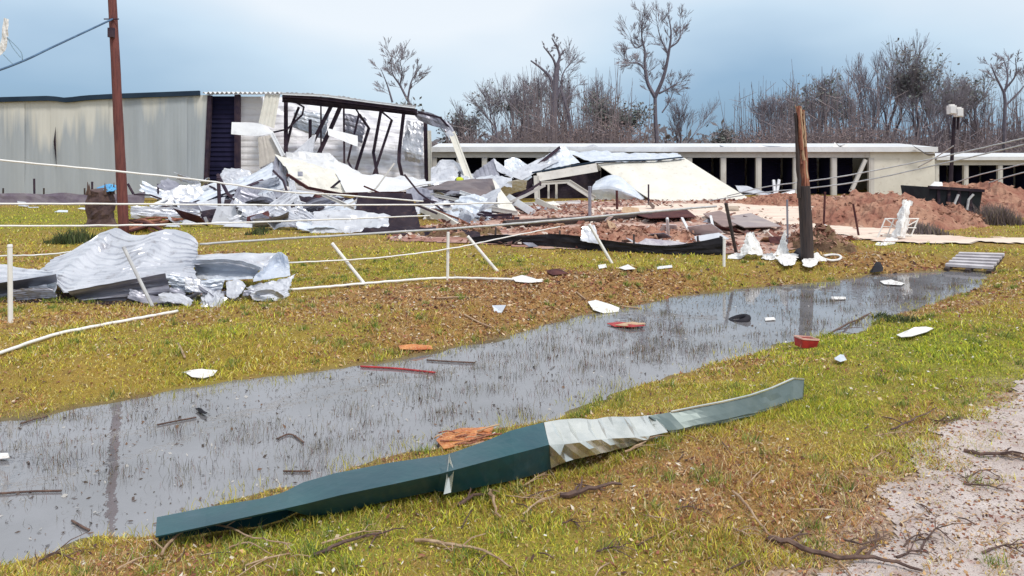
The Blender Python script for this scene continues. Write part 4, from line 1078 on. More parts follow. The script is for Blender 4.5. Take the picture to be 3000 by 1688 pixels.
def framing(n, x0, x1, y0, y1, label, group):
    for _ in range(n):
        a_ = G(RU(x0, x1), RU(y0, y1), RU(.05, .5)); l_ = RU(1.2, 3.4); az = RU(-.5, .5) + random.choice([0, math.pi]); up__ = RU(-.05, .55)
        d_ = Vector((math.cos(az), math.sin(az), up__)).normalized()
        mid = a_ + d_ * l_ * RU(.4, .6) + Vector((RU(-.2, .2), 0, RU(-.15, .3)))
        e_ = mid + (d_ + Vector((RU(-.4, .4), 0, RU(-.5, .4)))).normalized() * l_ * .5
        pts = [a_, mid, e_]
        pts = [Vector((p.x, p.y, max(p.z, gz(p.x, p.y) + .06))) for p in pts]
        m_ = random.choice([STEEL, STEEL, MAROON, GREY, FASC])
        beam(CW.get(m_.name, 'pale') + ' ' + label, m_, pts, RU(.06, .13), name='bent_purlin', group=group)
tangle(14, 470, 830, 606, 660, [GALV, WHITE, WHITE, GREY], 'torn ribbed sheet tangled in the left part of the wreckage', 'tangled sheets at left of the wreckage', .5, 1.15)
tangle(9, 480, 800, 584, 600, [GALV, WHITE, GREY, WHITE], 'big torn sheet piled at the back of left wreckage', 'big sheets at the back of the left wreckage', .8, 1.35)
tangle(9, 760, 1010, 660, 684, [GALV, WHITE, GREY], 'low torn sheet at the very front of the wreckage', 'low sheets at front of the wreckage', .15, .75)
tangle(12, 800, 1050, 612, 684, [GALV, WHITE, WHITE, GREY], 'torn ribbed sheet tangled below the cream folded sheet', 'tangled sheets below the cream fold', .3, 1.0)
tangle(16, 1230, 1500, 592, 660, [GALV, GREY, WHITE, CREAM, FASC], 'torn sheet tangled among the fanned purlins', 'tangled sheets among the purlins', .6)
tangle(10, 1390, 1560, 540, 575, [GALV, WHITE, GREY], 'torn sheet heaped behind the cream gable piece', 'tangled sheets behind the gable piece', .8)
tangle(7, 590, 830, 858, 884, [WHITE, GREY, WHITE, GALV], 'torn ribbed flap at right end of the crumpled lawn heap', 'flaps at the right of the lawn heap', .12, .36)
tangle(5, 300, 560, 880, 905, [GREY, WHITE, GREY], 'torn ribbed flap under the wavy lawn sheet', 'flaps under the wavy lawn sheet', .08, .30)
tangle(3, 40, 200, 868, 890, [GREY, WHITE], 'torn flap beneath the slumped sheet at left', 'flaps at the left of the lawn heap', .08, .30)
framing(16, 480, 1060, 600, 670, 'bent purlin sticking out of the wreckage before the warehouse', 'bent purlins in the warehouse wreckage')
framing(16, 1220, 1540, 580, 655, 'bent purlin lying in the wreckage right of black void sheet', 'bent purlins right of the black void sheet')
filler(34, 1560, 2300, 608, 728, [WHITE, CREAM, MAROON, TIMBER, GREY, TWIGD], 'small scrap of board or panel lying in the churned red dirt', 'scraps in the red dirt', 0.2, 1.0)
filler(16, 30, 460, 596, 625, [WHITE, GREY, GALV], 'small shard lying along the foot of warehouse wall', 'shards below the warehouse', 0.2, 0.8)
S('long bowed white strip beyond foot of cream ramp wall', WHITE, [[(2152, 540, 47.5), (2200, 548, 47), (2270, 566, 46), (2340, 575, 45)], [(2165, 560, 46.5), (2210, 566, 46), (2270, 578, 45.4), (2340, 586, 44)]], nu=16, nv=4, crumple=0.06)
beam('short white stake tilted left before the bays', ROOFW, [(2266, 528, 46), (2270, 572, 45.6)], 0.14)
beam('short white stake tilted right before the bays', ROOFW, [(2282, 527, 46), (2274, 572, 45.6)], 0.14)

# ------------------------------------------------------------------ crumpled sheets in the left foreground
S('big wavy white roofing sheet crumpled on the lawn', WHITE, [
    [(225, 728, 15.2), (268, 698, 15.3), (302, 674, 15.5), (338, 666, 15.3), (384, 688, 14.8), (426, 688, 14.8), (470, 671, 15.3), (515, 670, 15.4), (556, 684, 15.1), (582, 708, 14.8)],
    [(165, 750, 14.9), (250, 742, 14.5), (300, 728, 14.9), (340, 724, 14.8), (390, 736, 14.2), (430, 736, 14.2), (480, 726, 14.8), (530, 728, 14.7), (574, 742, 14.3)],
    [(118, 788, 14.4), (200, 786, 14.0), (270, 780, 14.3), (330, 776, 14.2), (400, 780, 13.9), (440, 776, 14.0), (490, 770, 14.3), (540, 768, 14.2), (566, 778, 13.9)],
    [(150, 815, 13.6), (190, 856, 12.85), (260, 846, 12.9), (330, 832, 12.95), (400, 820, 13.0), (440, 812, 13.05), (482, 806, 13.1), (530, 812, 13.2), (576, 820, 13.2)]],
  nu=20, nv=91, crumple=0.022, fold=5, ribs_v=13, rib=0.024, jag=0.06, solid=0.004, curve=False)
S('pale roofing sheet slumped at left picture edge', WHITE, [
    [(-120, 790, 14.4), (0, 768, 14.4), (60, 778, 14.4), (118, 786, 14.2), (165, 800, 13.8)],
    [(-120, 850, 13.6), (0, 828, 13.6), (60, 822, 13.5), (120, 812, 13.5), (166, 803, 13.5)]], nu=30, nv=28, crumple=0.025, fold=4, ribs_v=4, rib=0.04, jag=0.08, solid=0.004)
S('grey folded channel below the sheet at left edge', GREY, [
    [(-120, 850, 12.9), (0, 830, 13.0), (90, 816, 13.0), (164, 804, 13.0)],
    [(-120, 874, 13.3), (0, 856, 13.35), (90, 842, 13.35), (166, 828, 13.3)],
    [(-120, 896, 13.3), (0, 882, 13.35), (90, 874, 13.35), (150, 864, 13.4)]], nu=20, nv=10, crumple=0.02, solid=0.004)
S('scooped light grey end of the folded channel', GALV, [
    [(78, 834, 13.35), (120, 826, 13.35), (163, 822, 13.3)],
    [(95, 856, 13.25), (125, 852, 13.3), (166, 842, 13.25)],
    [(112, 868, 13.0), (135, 868, 13.0), (158, 858, 13.05)]], nu=10, nv=8, crumple=0.03, solid=0.004)
S('long dark ribbed panel under the wavy white sheet', GREY, [
    [(198, 860, 12.75), (330, 834, 12.85), (484, 806, 13.0)],
    [(225, 874, 13.05), (345, 854, 13.1), (492, 828, 13.2)],
    [(240, 880, 12.9), (360, 866, 12.95), (500, 848, 13.0)],
    [(255, 900, 13.1), (370, 897, 13.1), (528, 886, 13.2)]], nu=24, nv=20, crumple=0.015, ribs_v=4, rib=0.03, solid=0.004)
beam('white folded lip along the dark ribbed panel', ROOFW, [(210, 857, 13.3), (330, 832, 13.4), (480, 803, 13.5)], 0.045, 0.04)
S('rolled white sheet at right of the crumpled heap', WHITE, [
    [(560, 745, 14.7), (640, 738, 14.8), (740, 737, 14.8), (822, 733, 14.8)],
    [(562, 752, 14.4), (640, 750, 14.4), (730, 752, 14.4), (800, 755, 14.5)],
    [(562, 768, 13.85), (640, 764, 13.85), (700, 768, 13.85), (768, 788, 13.85)]], nu=28, nv=21, crumple=0.03, fold=4, ribs_v=3, rib=0.04, jag=0.08, solid=0.004)
S('grey inner face of the rolled white sheet', GALV, [
    [(562, 768, 13.8), (640, 765, 13.8), (700, 769, 13.8), (765, 789, 13.8)],
    [(568, 790, 14.15), (640, 790, 14.15), (700, 792, 14.15), (752, 800, 14.1)],
    [(572, 812, 13.9), (640, 814, 13.8), (700, 814, 13.8), (740, 812, 13.8)]], nu=18, nv=20, crumple=0.05, fold=5, ribs_v=4, rib=0.03, solid=0.004)
S('lilac-grey curled end of the rolled sheet', GALV, [
    [(768, 790, 14.0), (790, 762, 14.3), (818, 738, 14.6), (842, 752, 14.5)],
    [(745, 812, 13.8), (785, 795, 14.3), (818, 775, 14.6), (848, 785, 14.3)],
    [(742, 824, 13.6), (785, 818, 13.9), (818, 812, 14.0), (850, 808, 13.9)]], nu=14, nv=12, crumple=0.08, fold=4, jag=0.12, solid=0.004)
S('white torn flap hanging at far right of crumpled heap', WHITE, [
    [(720, 840, 13.7), (770, 826, 13.8), (830, 815, 13.9), (862, 800, 13.9)],
    [(740, 858, 13.5), (785, 856, 13.5), (830, 846, 13.6), (850, 830, 13.7)],
    [(752, 868, 13.3), (790, 874, 13.3), (824, 872, 13.3), (840, 858, 13.4)]], nu=20, nv=12, crumple=0.14, fold=5, jag=0.2, solid=0.004)
S('grey crushed sheet in the middle of the crumpled heap', GALV, [
    [(484, 808, 13.1), (540, 815, 13.1), (600, 822, 13.1), (660, 815, 13.2)],
    [(500, 850, 13.2), (540, 858, 13.1), (585, 856, 13.1), (650, 848, 13.2)]], nu=18, nv=16, crumple=0.12, fold=5, ribs_v=3, rib=0.03, solid=0.004)
S('white strip showing below the grey crushed sheet', WHITE, [
    [(505, 868, 13.2), (540, 866, 13.2), (576, 862, 13.2)],
    [(520, 892, 12.95), (545, 896, 12.95), (572, 888, 12.95)]], nu=8, nv=5, crumple=0.04, solid=0.004)
S('white crumpled flap beside the mangled ball', WHITE, [
    [(662, 826, 13.6), (700, 820, 13.6), (722, 836, 13.6)],
    [(664, 868, 13.2), (685, 876, 13.2), (706, 858, 13.3)]], nu=8, nv=8, crumple=0.12, jag=0.1, solid=0.004)
S('mangled ball of black and white sheet metal', WHITE, [
    [(585, 860, 13.2), (610, 842, 13.3), (640, 842, 13.3), (664, 866, 13.2)],
    [(580, 885, 12.8), (610, 870, 12.7), (640, 868, 12.7), (664, 890, 12.8)],
    [(572, 916, 12.5), (605, 920, 12.35), (640, 920, 12.35), (662, 914, 12.5)]], nu=14, nv=12, crumple=0.22, fold=5, solid=0.004, name='mangled_sheet')
S('dark sheet put in for the shadow beneath the crumpled heap', DARKM, [
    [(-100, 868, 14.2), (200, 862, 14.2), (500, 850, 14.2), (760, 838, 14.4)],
    [(-100, 908, 12.9), (200, 906, 12.8), (500, 906, 12.6), (830, 872, 13.4)]], nu=30, nv=6, crumple=0.01, ground=True, solid=0.004)  # dark sheet laid down as the heap's own shadow

# ------------------------------------------------------------------ long bent metal trim in the front
tm = empty('metal_trim', G(1400, 1440), 'long bent teal and cream metal roof trim lying on near bank', 'metal trim')
TEAL = mat('teal_paint', (0.012, 0.060, 0.080), (0.014, 0.080, 0.095), 1.6, rough=0.3, c3=(0.03, 0.085, 0.11), bump=0.2, bscale=4, spec=0.35)
CRUSH = mat('cream_back', (0.78, 0.78, 0.73), (0.55, 0.57, 0.54), 3, rough=0.26, metal=0.75)
GGREEN = mat('grey_green_back', (0.11, 0.15, 0.15), (0.16, 0.20, 0.195), 2.5, rough=0.4, metal=0.2)
# picture stations: top edge, crease, lower edge, bottom
ST = [((460, 1516), (455, 1572), (462, 1592), (478, 1616)), ((611, 1486), (600, 1542), (606, 1562), (618, 1598)), ((761, 1462), (761, 1506), (765, 1530), (772, 1570)),
      ((830, 1444), (840, 1489), (843, 1518), (848, 1552)), ((884, 1415), (905, 1474), (906, 1512), (910, 1536)), ((986, 1386), (1005, 1449), (1000, 1502), (1004, 1516)), ((1149, 1355), (1150, 1419), (1140, 1466), (1146, 1492)),
      ((1300, 1334), (1292, 1388), (1285, 1436), (1290, 1466)), ((1330, 1326), (1320, 1380), (1318, 1446), (1322, 1470)), ((1430, 1290), (1425, 1352), (1425, 1422), (1430, 1452)), ((1496, 1262), (1500, 1332), (1500, 1408), (1504, 1436)), ((1560, 1246), (1570, 1314), (1575, 1388), (1580, 1416)), ((1592, 1238), (1608, 1303), (1614, 1374), (1618, 1392))]
def stations(rows, dz):
    o = []
    for k_, (T, C, Lo, B) in enumerate(rows):
        b_ = G(*B)
        d = b_.y
        if callable(dz): dz_ = dz(k_)
        else: dz_ = dz
        Tp, Cp = W(*T, d + dz_[0]), W(*C, d + dz_[1])
        bk_ = Vector((Tp.x, Tp.y + 0.02, gz(Tp.x, Tp.y) + 0.01))
        o.append([bk_, Tp, Cp, W(*Lo, d + dz_[2]) if dz_[3] > 0 else Cp + Vector((0, 0.012, -0.014))])
    return o
def trim_mesh(name, m, st, label, sub=4, crush=0.0, per=3):
    mb = MB()
    k = len(st[0])
    rows = []
    for j in range(k):
        pr = [s_[j] for s_ in st]
        rows.append(resample(pr, (len(st) - 1) * sub))
    full = []
    for j in range(k - 1):
        for q in range(per):
            full.append([a_.lerp(b_, q / per) for a_, b_ in zip(rows[j], rows[j + 1])])
    full.append(rows[-1])
    nv_, nu_ = len(full), len(full[0])
    SEED[0] += 1
    vs_ = []
    for j in range(nv_):
        for i in range(nu_):
            p = full[j][i].copy()
            q = Vector((i * (0.33 if crush < .02 else 0.85), j * (0.45 if crush < .02 else 1.1), SEED[0] * 3.3))
            amp = crush if (j % per or crush < 0.02) else crush * 0.35
            p += Vector((0.2, -1, 0.35)) * amp * (abs(noise.noise(q)) * 2 - 0.5) + Vector((0, -1, 0.3)) * amp * 0.5 * noise.noise(q * 2.7)
            vs_.append(p)
    mb.add(vs_, [(j * nu_ + i, (j + 1) * nu_ + i, (j + 1) * nu_ + i + 1, j * nu_ + i + 1) for j in range(nv_ - 1) for i in range(nu_ - 1)])
    return tag(mb.build(name, m, tm, solid=0.003), label)
trim_mesh('painted_section', TEAL, stations(ST, lambda k_: (0.20, -0.12, 0.06, -1) if k_ < 4 else (0.22, -0.14, 0.0, 1)), 'glossy teal painted length of the trim', crush=0.004)
ST2 = [((1594, 1238), (1609, 1303), (1615, 1372), (1622, 1394)), ((1640, 1230), (1655, 1302), (1665, 1350), (1672, 1392)), ((1693, 1226), (1705, 1296), (1725, 1336), (1732, 1386)), ((1740, 1230), (1735, 1290), (1770, 1326), (1778, 1360)),
       ((1782, 1221), (1795, 1285), (1810, 1316), (1816, 1338)), ((1850, 1222), (1862, 1282), (1872, 1300), (1878, 1318)), ((1898, 1218), (1912, 1276), (1920, 1288), (1925, 1300)), ((1930, 1214), (1957, 1266), (1960, 1272), (1966, 1284))]
trim_mesh('crushed_section', CRUSH, stations(ST2, (0.22, -0.14, -0.02, 1)), 'crushed cream underside length of the trim', sub=3, crush=0.10, per=2)
ST3 = [((1900, 1219), (1958, 1262), (1962, 1268), (1968, 1282)), ((1966, 1208), (1990, 1258), (1994, 1264), (2000, 1274)), ((2051, 1191), (2060, 1240), (2064, 1248), (2070, 1262)), ((2120, 1178), (2128, 1228), (2132, 1238), (2138, 1248)), ((2197, 1160), (2200, 1210), (2204, 1218), (2210, 1228)), ((2262, 1138), (2268, 1190), (2272, 1196), (2278, 1204)), ((2325, 1110), (2332, 1168), (2336, 1174), (2342, 1182)), ((2356, 1112), (2350, 1164), (2354, 1170), (2358, 1176))]
trim_mesh('bare_section', GGREEN, stations(ST3, (0.07, -0.02, 0.0, 1)), 'grey-green bare length of the trim curving up at its end', crush=0.008)
sp3 = stations(ST3, (0.07, -0.02, 0.0, 1))
mbx = MB().bar([s_[1] + Vector((0, 0, 0.004)) for s_ in sp3[1:]], 0.022, 0.012)
tag(mbx.build('hemmed_edge', CRUSH, tm), 'pale hemmed upper edge of the trim')
shard('pale tear in the teal section', CRUSH, [s_ + Vector((0, -0.015, 0)) for s_ in (W(1316, 1326, 5.62), W(1330, 1376, 5.34), W(1322, 1440, 5.33), W(1300, 1446, 5.33), W(1312, 1376, 5.36))], name='torn_tab', parent=tm, solid=0.003)
# ------------------------------------------------------------------ utility poles and cables
def tilt_pole(base, top, n=14):
    return [base.lerp(top, i / n) for i in range(n + 1)]
pb = G(364, 690); pt = W(320, -180, pb.y)
up_ = empty('utility_pole', pb, 'tall red-brown wooden utility pole in front of the grey warehouse', 'utility pole')
MB().tube(tilt_pole(pb - Vector((0, 0, 0.1)), pt, 20), 0.165, 0.12, 14, wob=0.03).build('shaft', BARKP, up_, smooth=True)
pp = W(326, 96, pb.y - 0.2)
MB().box(pp, (0.16, 0.16, 0.3)).build('bracket', STEEL, up_)
pk = W(330, 56, pb.y - 0.15)
MB().tube([pk + Vector((-0.28, 0, 0)), pk + Vector((0.2, 0, 0))], 0.02, 0.02, 6).build('bolt', STEEL, up_)
line('dark service wire running from pole top to left', mat('dark_wire', (0.08, 0.16, 0.28), (0.05, 0.10, 0.18), 3, rough=0.5), [pk, (240, 98, 22.8), (150, 140, 21.4), (60, 182, 20.2), (-60, 222, 19), (-400, 300, 16)], 0.03, name='power_line', cat='wire')
S('white tatter of plastic caught in the air at upper left edge', PAPER, [[(10, 52, 20.1), (24, 56, 20.1)], [(4, 100, 20.1), (22, 110, 20.1)], [(-4, 165, 20.1), (14, 150, 20.1)]], nu=5, nv=12, crumple=0.12, solid=0.004, name='plastic_tatter', cat='plastic')
for i, pts in enumerate(([(20, 108), (60, 150), (66, 176)], [(22, 110), (38, 140), (60, 168)], [(10, 160), (22, 172), (40, 190)])):
    line('thin twisted strand hanging below the upper left tatter', mat('thin_strand', (0.25, 0.38, 0.5)), [(x_, y_, 20.1) for x_, y_ in pts], 0.012, name='loose_strand', cat='wire', group='strands under the tatter', n=4)

bb_ = G(2366, 772)
bp = empty('broken_utility_pole', bb_, 'snapped wooden utility pole with a splintered reddish top', 'utility pole')
ax = lambda py: 2343 + (py - 310) * 0.051
def pole_pt(py, off=0.0, dd=0.0):
    return W(ax(py) + off, py, bb_.y + dd)
MB().tube([pole_pt(y_) for y_ in (785, 740, 700, 650, 600, 565, 545)], 0.155, 0.145, 14, wob=0.04).build('shaft', DARKW, bp, smooth=False)
def splinter(m, off0, off1, y0, y1, w0, w1, dd, label=None):
    mb = MB()
    n = 9
    pts = [pole_pt(y0 + (y1 - y0) * k / n, off0 + (off1 - off0) * k / n + RU(-1.2, 1.2), dd + RU(-0.01, 0.01)) for k in range(n + 1)]
    mb.tube(pts, w0, w1, 5, wob=0.25)
    tag(mb.build('splinter', m, bp), label)
splinter(DARKW, -14, -14, 580, 332, 0.06, 0.035, -0.05, 'dark outer shell of the snapped pole')
splinter(DARKW, -3, -6, 580, 350, 0.11, 0.08, 0.10)
splinter(SPLIT, 1, -1, 575, 312, 0.10, 0.055, 0.02, 'raw red splintered core of the pole')
splinter(SPLIT, 9, 9, 550, 322, 0.07, 0.03, 0.0)
splinter(SPLIT, -5, -8, 480, 312, 0.06, 0.025, -0.03)
splinter(TIMBER, 9, 11, 560, 372, 0.035, 0.012, -0.03, 'pale fresh sliver on the right of the pole')
splinter(TIMBER, -2, -14, 360, 306, 0.03, 0.006, -0.03)
splinter(TIMBER, 2, 4, 350, 312, 0.035, 0.01, -0.02)
splinter(TIMBER, 4, 2, 470, 318, 0.035, 0.02, -0.09)
splinter(SPLIT, -1, -4, 440, 310, 0.04, 0.02, -0.10)
splinter(TIMBER, 11, 10, 430, 326, 0.03, 0.012, -0.07)

fp = [G(1478, 668, 0.3), W(1600, 655, 24.8), W(1730, 640, 25.6), W(1960, 618, 27.2)]
fp = [G(1478, 672, 0.16), G(1600, 664, 0.16), G(1730, 655, 0.16), G(1905, 643, 0.16)]
tag(MB().tube(fp, 0.15, 0.12, 10, wob=0.05).build('fallen_pole', DARKW), 'dark fallen length of utility pole lying across the dirt', 'fallen pole')
CB = 'downed fence wires and cables'
for lab, pts, r in (
        ('top white fence wire sagging from left edge to wreckage', [(-200, 452, 12), (0, 470, 12.4), (300, 498, 13), (600, 530, 14), (820, 560, 15), (1000, 572, 16), (1240, 590, 17)], 0.026),
        ('second white fence wire running level across the wreckage', [(-200, 596, 12), (0, 597, 12.2), (400, 598, 13), (800, 601, 14), (1200, 600, 15.5), (1500, 594, 17)], 0.025),
        ('third white fence wire running just above crumpled sheet', [(-200, 663, 12), (0, 662, 12.3), (380, 660, 13), (660, 653, 14), (1000, 642, 15.5), (1260, 632, 17)], 0.024),
        ('thick pale cable sagging across the lawn toward broken pole', [(585, 716, 17), (750, 705, 17.6), (1000, 690, 18), (1350, 668, 18.6), (1600, 648, 19), (1800, 630, 19.6), (2100, 604, 20)], 0.045),
        ('thin low white wire sagging right of crumpled sheet', [(845, 770, 14.2), (1050, 760, 14.6), (1200, 745, 15), (1330, 727, 15.4), (1450, 702, 16), (1560, 680, 17), (1640, 664, 18)], 0.022),
        ('low white wire at left behind crumpled sheet', [(-150, 752, 15), (0, 750, 15), (90, 748, 15), (175, 742, 15.4), (225, 735, 16)], 0.025),
        ('faint upper power cable slanting right past broken pole', [(2130, 575, 30), (2240, 548, 28), (2400, 527, 25), (2560, 500, 24), (2780, 455, 22), (3000, 405, 20), (3300, 330, 18)], 0.03),
        ('faint lower power cable slanting right past broken pole', [(2080, 588, 30), (2220, 566, 28), (2400, 548, 25), (2560, 524, 24), (2780, 475, 22), (3000, 424, 20), (3300, 350, 18)], 0.03),
        ('third power cable slanting up behind the dumpster', [(2760, 550, 40), (2860, 515, 36), (3000, 480, 32), (3300, 400, 26)], 0.04),
        ('fourth power cable slanting up behind the dumpster', [(2820, 560, 40), (2900, 535, 36), (3000, 505, 32), (3300, 440, 26)], 0.04),
        ('guy cable slanting from light pole to cream end wall', [(2690, 490, 46), (2740, 462, 44), (2793, 428, 42)], 0.05)):
    line(lab, PVC if 'white' in lab else CABLE, pts, r * 0.66, kink=0.005, group=CB, name='fence_wire' if 'fence' in lab or 'white wire' in lab else 'power_cable', cat='cable')

# ------------------------------------------------------------------ white fence posts and rails
PG = 'white plastic fence posts'
def post(lab, x0, y0, x1, y1, r=0.035, m=PVC, lean=0.0, name='fence_post', group=PG, parent=None):
    b_ = G(x1, y1)
    t_ = W(x0, y0, b_.y + lean)
    mb = MB().tube([b_ - Vector((0, 0, 0.05)), t_], r, r, 8)
    d_ = (t_ - b_).normalized()
    if r > 0.03:
        mb.tube([t_ - d_ * 0.004, t_ + d_ * 0.03], r * 1.18, r * 0.9, 8)
    return tag(mb.build(name, m, smooth=False), lab, 'fence post', group)
post('upright white plastic post at left picture edge', 29, 722, 31, 946)
post('grey-white post leaning against the crumpled sheet', 362, 724, 452, 900, 0.03, CABLE, 0.2)
post('white post leaning left at middle of lawn', 975, 716, 1078, 838, 0.034)
post('upright thin white post standing in middle of lawn', 1313, 680, 1311, 822, 0.030)
post('white post leaning left just right of upright one', 1372, 695, 1462, 796, 0.036)
post('white post leaning by the white flap at silt fence', 1728, 660, 1796, 772, 0.036)
post('short white post at right end of silt fence', 2122, 700, 2121, 782, 0.034)
MP = 'thin steel fence posts'
for lab, q, r, m_ in (('dark steel fence post in front of left wreckage', (640, 522, 645, 652), 0.075, STEEL), ('thin steel post before warehouse wall at far left', (100, 525, 101, 588), 0.06, STEEL),
                      ('thin steel post by blue tarp', (270, 534, 270, 592), 0.06, STEEL), ('thin steel post right of reddish pole', (463, 540, 464, 590), 0.06, STEEL),
                      ('thin dark post before the cream ramp wall', (1900, 542, 1900, 602), 0.045, STEEL), ('rusty post standing in dirt before rolled sheet', (1807, 560, 1808, 618), 0.06, MAROON),
                      ('grey post before the collapsed unit', (1728, 548, 1728, 640), 0.07, GREY), ('thin grey wire post left of broken pole', (2306, 585, 2308, 722), 0.03, GREY),
                      ('dark stake leaning left of the white litter', (2127, 598, 2158, 742), 0.045, DARKW), ('rusty stake right of broken pole', (2417, 565, 2412, 688), 0.035, MAROON),
                      ('second rusty stake by the sand drive', (2500, 600, 2517, 694), 0.035, MAROON), ('dark diagonal brace right of reddish pole', (375, 540, 405, 592), 0.07, STEEL)):
    post(lab, *q, r, m_, name='steel_post', group=MP)
def on_ground(pts, lift):
    return [G(x_, y_, lift) for x_, y_ in pts]
line('white fence rail lying on lawn at lower left', PVC, on_ground([(-120, 1085), (0, 1045), (150, 995), (300, 962), (430, 937), (520, 920)], 0.04), 0.024, kink=0.004, name='fence_rail', cat='fence rail')
line('white fence rail lying across middle of the lawn', PVC, on_ground([(825, 858), (950, 850), (1078, 838), (1200, 829), (1311, 822), (1430, 825), (1590, 830)], 0.05), 0.026, kink=0.005, name='fence_rail', cat='fence rail')

# ------------------------------------------------------------------ silt fence and bits around it
sf = empty('silt_fence', G(1750, 735), 'low black silt fence sagging along the red dirt', 'silt fence')
top = [(1380, 700), (1450, 692), (1540, 694), (1640, 690), (1760, 706), (1860, 718), (1960, 724), (2050, 712), (2118, 698)]
bot = [(1375, 712), (1450, 716), (1540, 720), (1640, 728), (1760, 736), (1860, 742), (1960, 746), (2050, 748), (2118, 748)]
rows = [[], []]
for (a_, b_), (c_, d_) in zip(top, bot):
    g_ = G(c_, d_)
    rows[0].append(W(a_, b_ - 4, g_.y - 0.06)); rows[1].append(g_)
loft(rows, nu=60, nv=6, crumple=0.012, fold=8).build('fabric', BLACKP, sf, solid=0.01)
for k, (c_, d_) in enumerate([(1450, 716), (1640, 728), (1860, 742), (2050, 748), (2118, 748)]):
    g_ = G(c_, d_)
    MB().bar([g_ + Vector((0, 0.12, -0.05)), g_ + Vector((0.02, 0.3, 0.46))], 0.05, 0.05).build('stake', DARKW, sf)
lf = empty('silt_fence', G(200, 603), 'dark low band for the shadowed dirt along foot of grey warehouse', 'silt fence')  # dark band and stakes stand in for shadowed wall base and dirt
loft([[G(x_, 602) + Vector((0, 0.2, 0.62 + 0.12 * math.sin(x_ * 0.05))) for x_ in range(-300, 480, 60)], [G(x_, 602) for x_ in range(-300, 480, 60)]], nu=40, nv=4, crumple=0.01, fold=8).build('fabric', mat('dusk_band', (0.13, 0.10, 0.14), (0.2, 0.17, 0.2), 1.5), lf, solid=0.01)  # dark band stands in for the shadowed wall base and dirt
for x_ in range(-240, 480, 120):
    g_ = G(x_, 602)
    MB().bar([g_ + Vector((0, 0.25, 0)), g_ + Vector((0, 0.25, 0.9))], 0.06, 0.06).build('stake', DARKW, lf)  # stakes added to go with the dark stand-in band
S('grey-white crumpled plastic lying on the silt fence', mat('dirty_plastic', (0.55, 0.52, 0.55), (0.35, 0.31, 0.36), 3, rough=0.5), [[(1858, 712, 20.6), (1900, 698, 20.8), (1960, 702, 20.8), (2015, 712, 20.6)], [(1852, 735, 19.9), (1900, 738, 19.8), (1960, 738, 19.8), (2020, 728, 20)]], nu=16, nv=8, crumple=0.10, fold=5, name='plastic_sheet', cat='plastic')
S('white flap of sheet hung on leaning post at silt fence', WHITE, [[(1706, 664, 20.4), (1742, 660, 20.5)], [(1702, 700, 20.2), (1752, 690, 20.3)], [(1700, 705, 20.2), (1764, 715, 20.0)]], nu=8, nv=8, crumple=0.10, jag=0.15, name='metal_sheet')
fr = empty('white_frame', G(2050, 690), 'white angled frame lying on the red dirt', 'frame')
fpts = [G(1998, 668, 0.35), G(2015, 682, 0.12), G(2090, 682, 0.12), G(2082, 666, 0.4)]
MB().bar(fpts[:2], 0.08, 0.06).build('side_bar', ROOFW, fr)
MB().bar(fpts[1:3], 0.08, 0.06).build('cross_bar', ROOFW, fr)
MB().bar(fpts[2:], 0.08, 0.06).build('side_bar', ROOFW, fr)
line('white stake with red tip in the dirt', ROOFW, [G(1958, 700), W(1955, 640, 22.5)], 0.045, name='survey_stake', cat='stake')
beam('white off-cut standing up on the dirt bank', ROOFW, [G(1772, 654, 0.02), W(1790, 634, 27)], 0.16, 0.03, name='board', cat='board')
# panels flat in the churned red dirt
for lab, q, m_ in (('maroon panel lying in churned dirt', [(1850, 640), (2010, 632), (2040, 648), (1900, 660)], MAROON), ('weathered panel lying in dirt right of white frame', [(2110, 650), (2200, 645), (2290, 678), (2180, 690)], mat('weathered', (0.30, 0.24, 0.25), (0.40, 0.33, 0.31), 1)),
                   ('brown panel half buried behind dark stake', [(2060, 640), (2110, 636), (2180, 670), (2120, 690)], mat('brown_panel', (0.22, 0.14, 0.13), (0.3, 0.2, 0.18), 1))):
    shard(lab, m_, [G(x_, y_, 0.16 + 0.1 * (i % 2)) for i, (x_, y_) in enumerate(q)], name='panel', cat='panel', solid=0.03)

# ------------------------------------------------------------------ litter
def flat(lab, m, q, h=0.04, name='scrap', cat='scrap', group=None, dy=0.0, solid=0.008, water=False, arch=0.0):
    """a thin torn piece lying where its outline is seen"""
    p = []
    for i, (x_, y_) in enumerate(q):
        if water:
            a_ = wpt(x_, y_); p.append(Vector((a_[0], a_[1], WZ + 0.012 + h * RU(0, 1))))
        else:
            p.append(G(x_, y_, 0.02 + h * RU(0.2, 1)))
    mb = MB()
    c = sum(p, Vector()) / len(p) + Vector((0, 0, h * 0.9 + arch))
    inner = [c.lerp(v, 0.55) + Vector((RU(-.01, .01), RU(-.01, .01), h * RU(-.3, .6))) for v in p]
    n = len(p)
    mb.add(p + inner + [c], [(i, (i + 1) % n, n + (i + 1) % n, n + i) for i in range(n)] + [(n + i, n + (i + 1) % n, 2 * n) for i in range(n)])
    return tag(mb.build(name, m, solid=solid), lab, cat, group)
def upright(lab, m, q, name='scrap', cat='scrap', base=None, depth=0.12, solid=0.01):
    yb = max(y_ for _, y_ in q)
    g_ = G(sum(x_ for x_, _ in q) / len(q), yb)
    pts = [W(x_, y_, g_.y + depth * (yb - y_) / 60 + RU(-0.05, 0.05)) for x_, y_ in q]
    return shard(lab, m, pts, name=name, cat=cat, solid=solid)
flat('white torn foam scrap on turf above left water edge', PAPER, [(533, 1098), (560, 1102), (600, 1095), (637, 1096), (625, 1110), (595, 1118), (562, 1116), (545, 1106)], 0.03, name='foam_scrap', cat='foam')
flat('white crushed foam sheet at far water edge in middle', PAPER, [(1722, 895), (1745, 888), (1790, 900), (1815, 912), (1812, 924), (1770, 928), (1738, 918)], 0.04, name='foam_scrap', cat='foam')
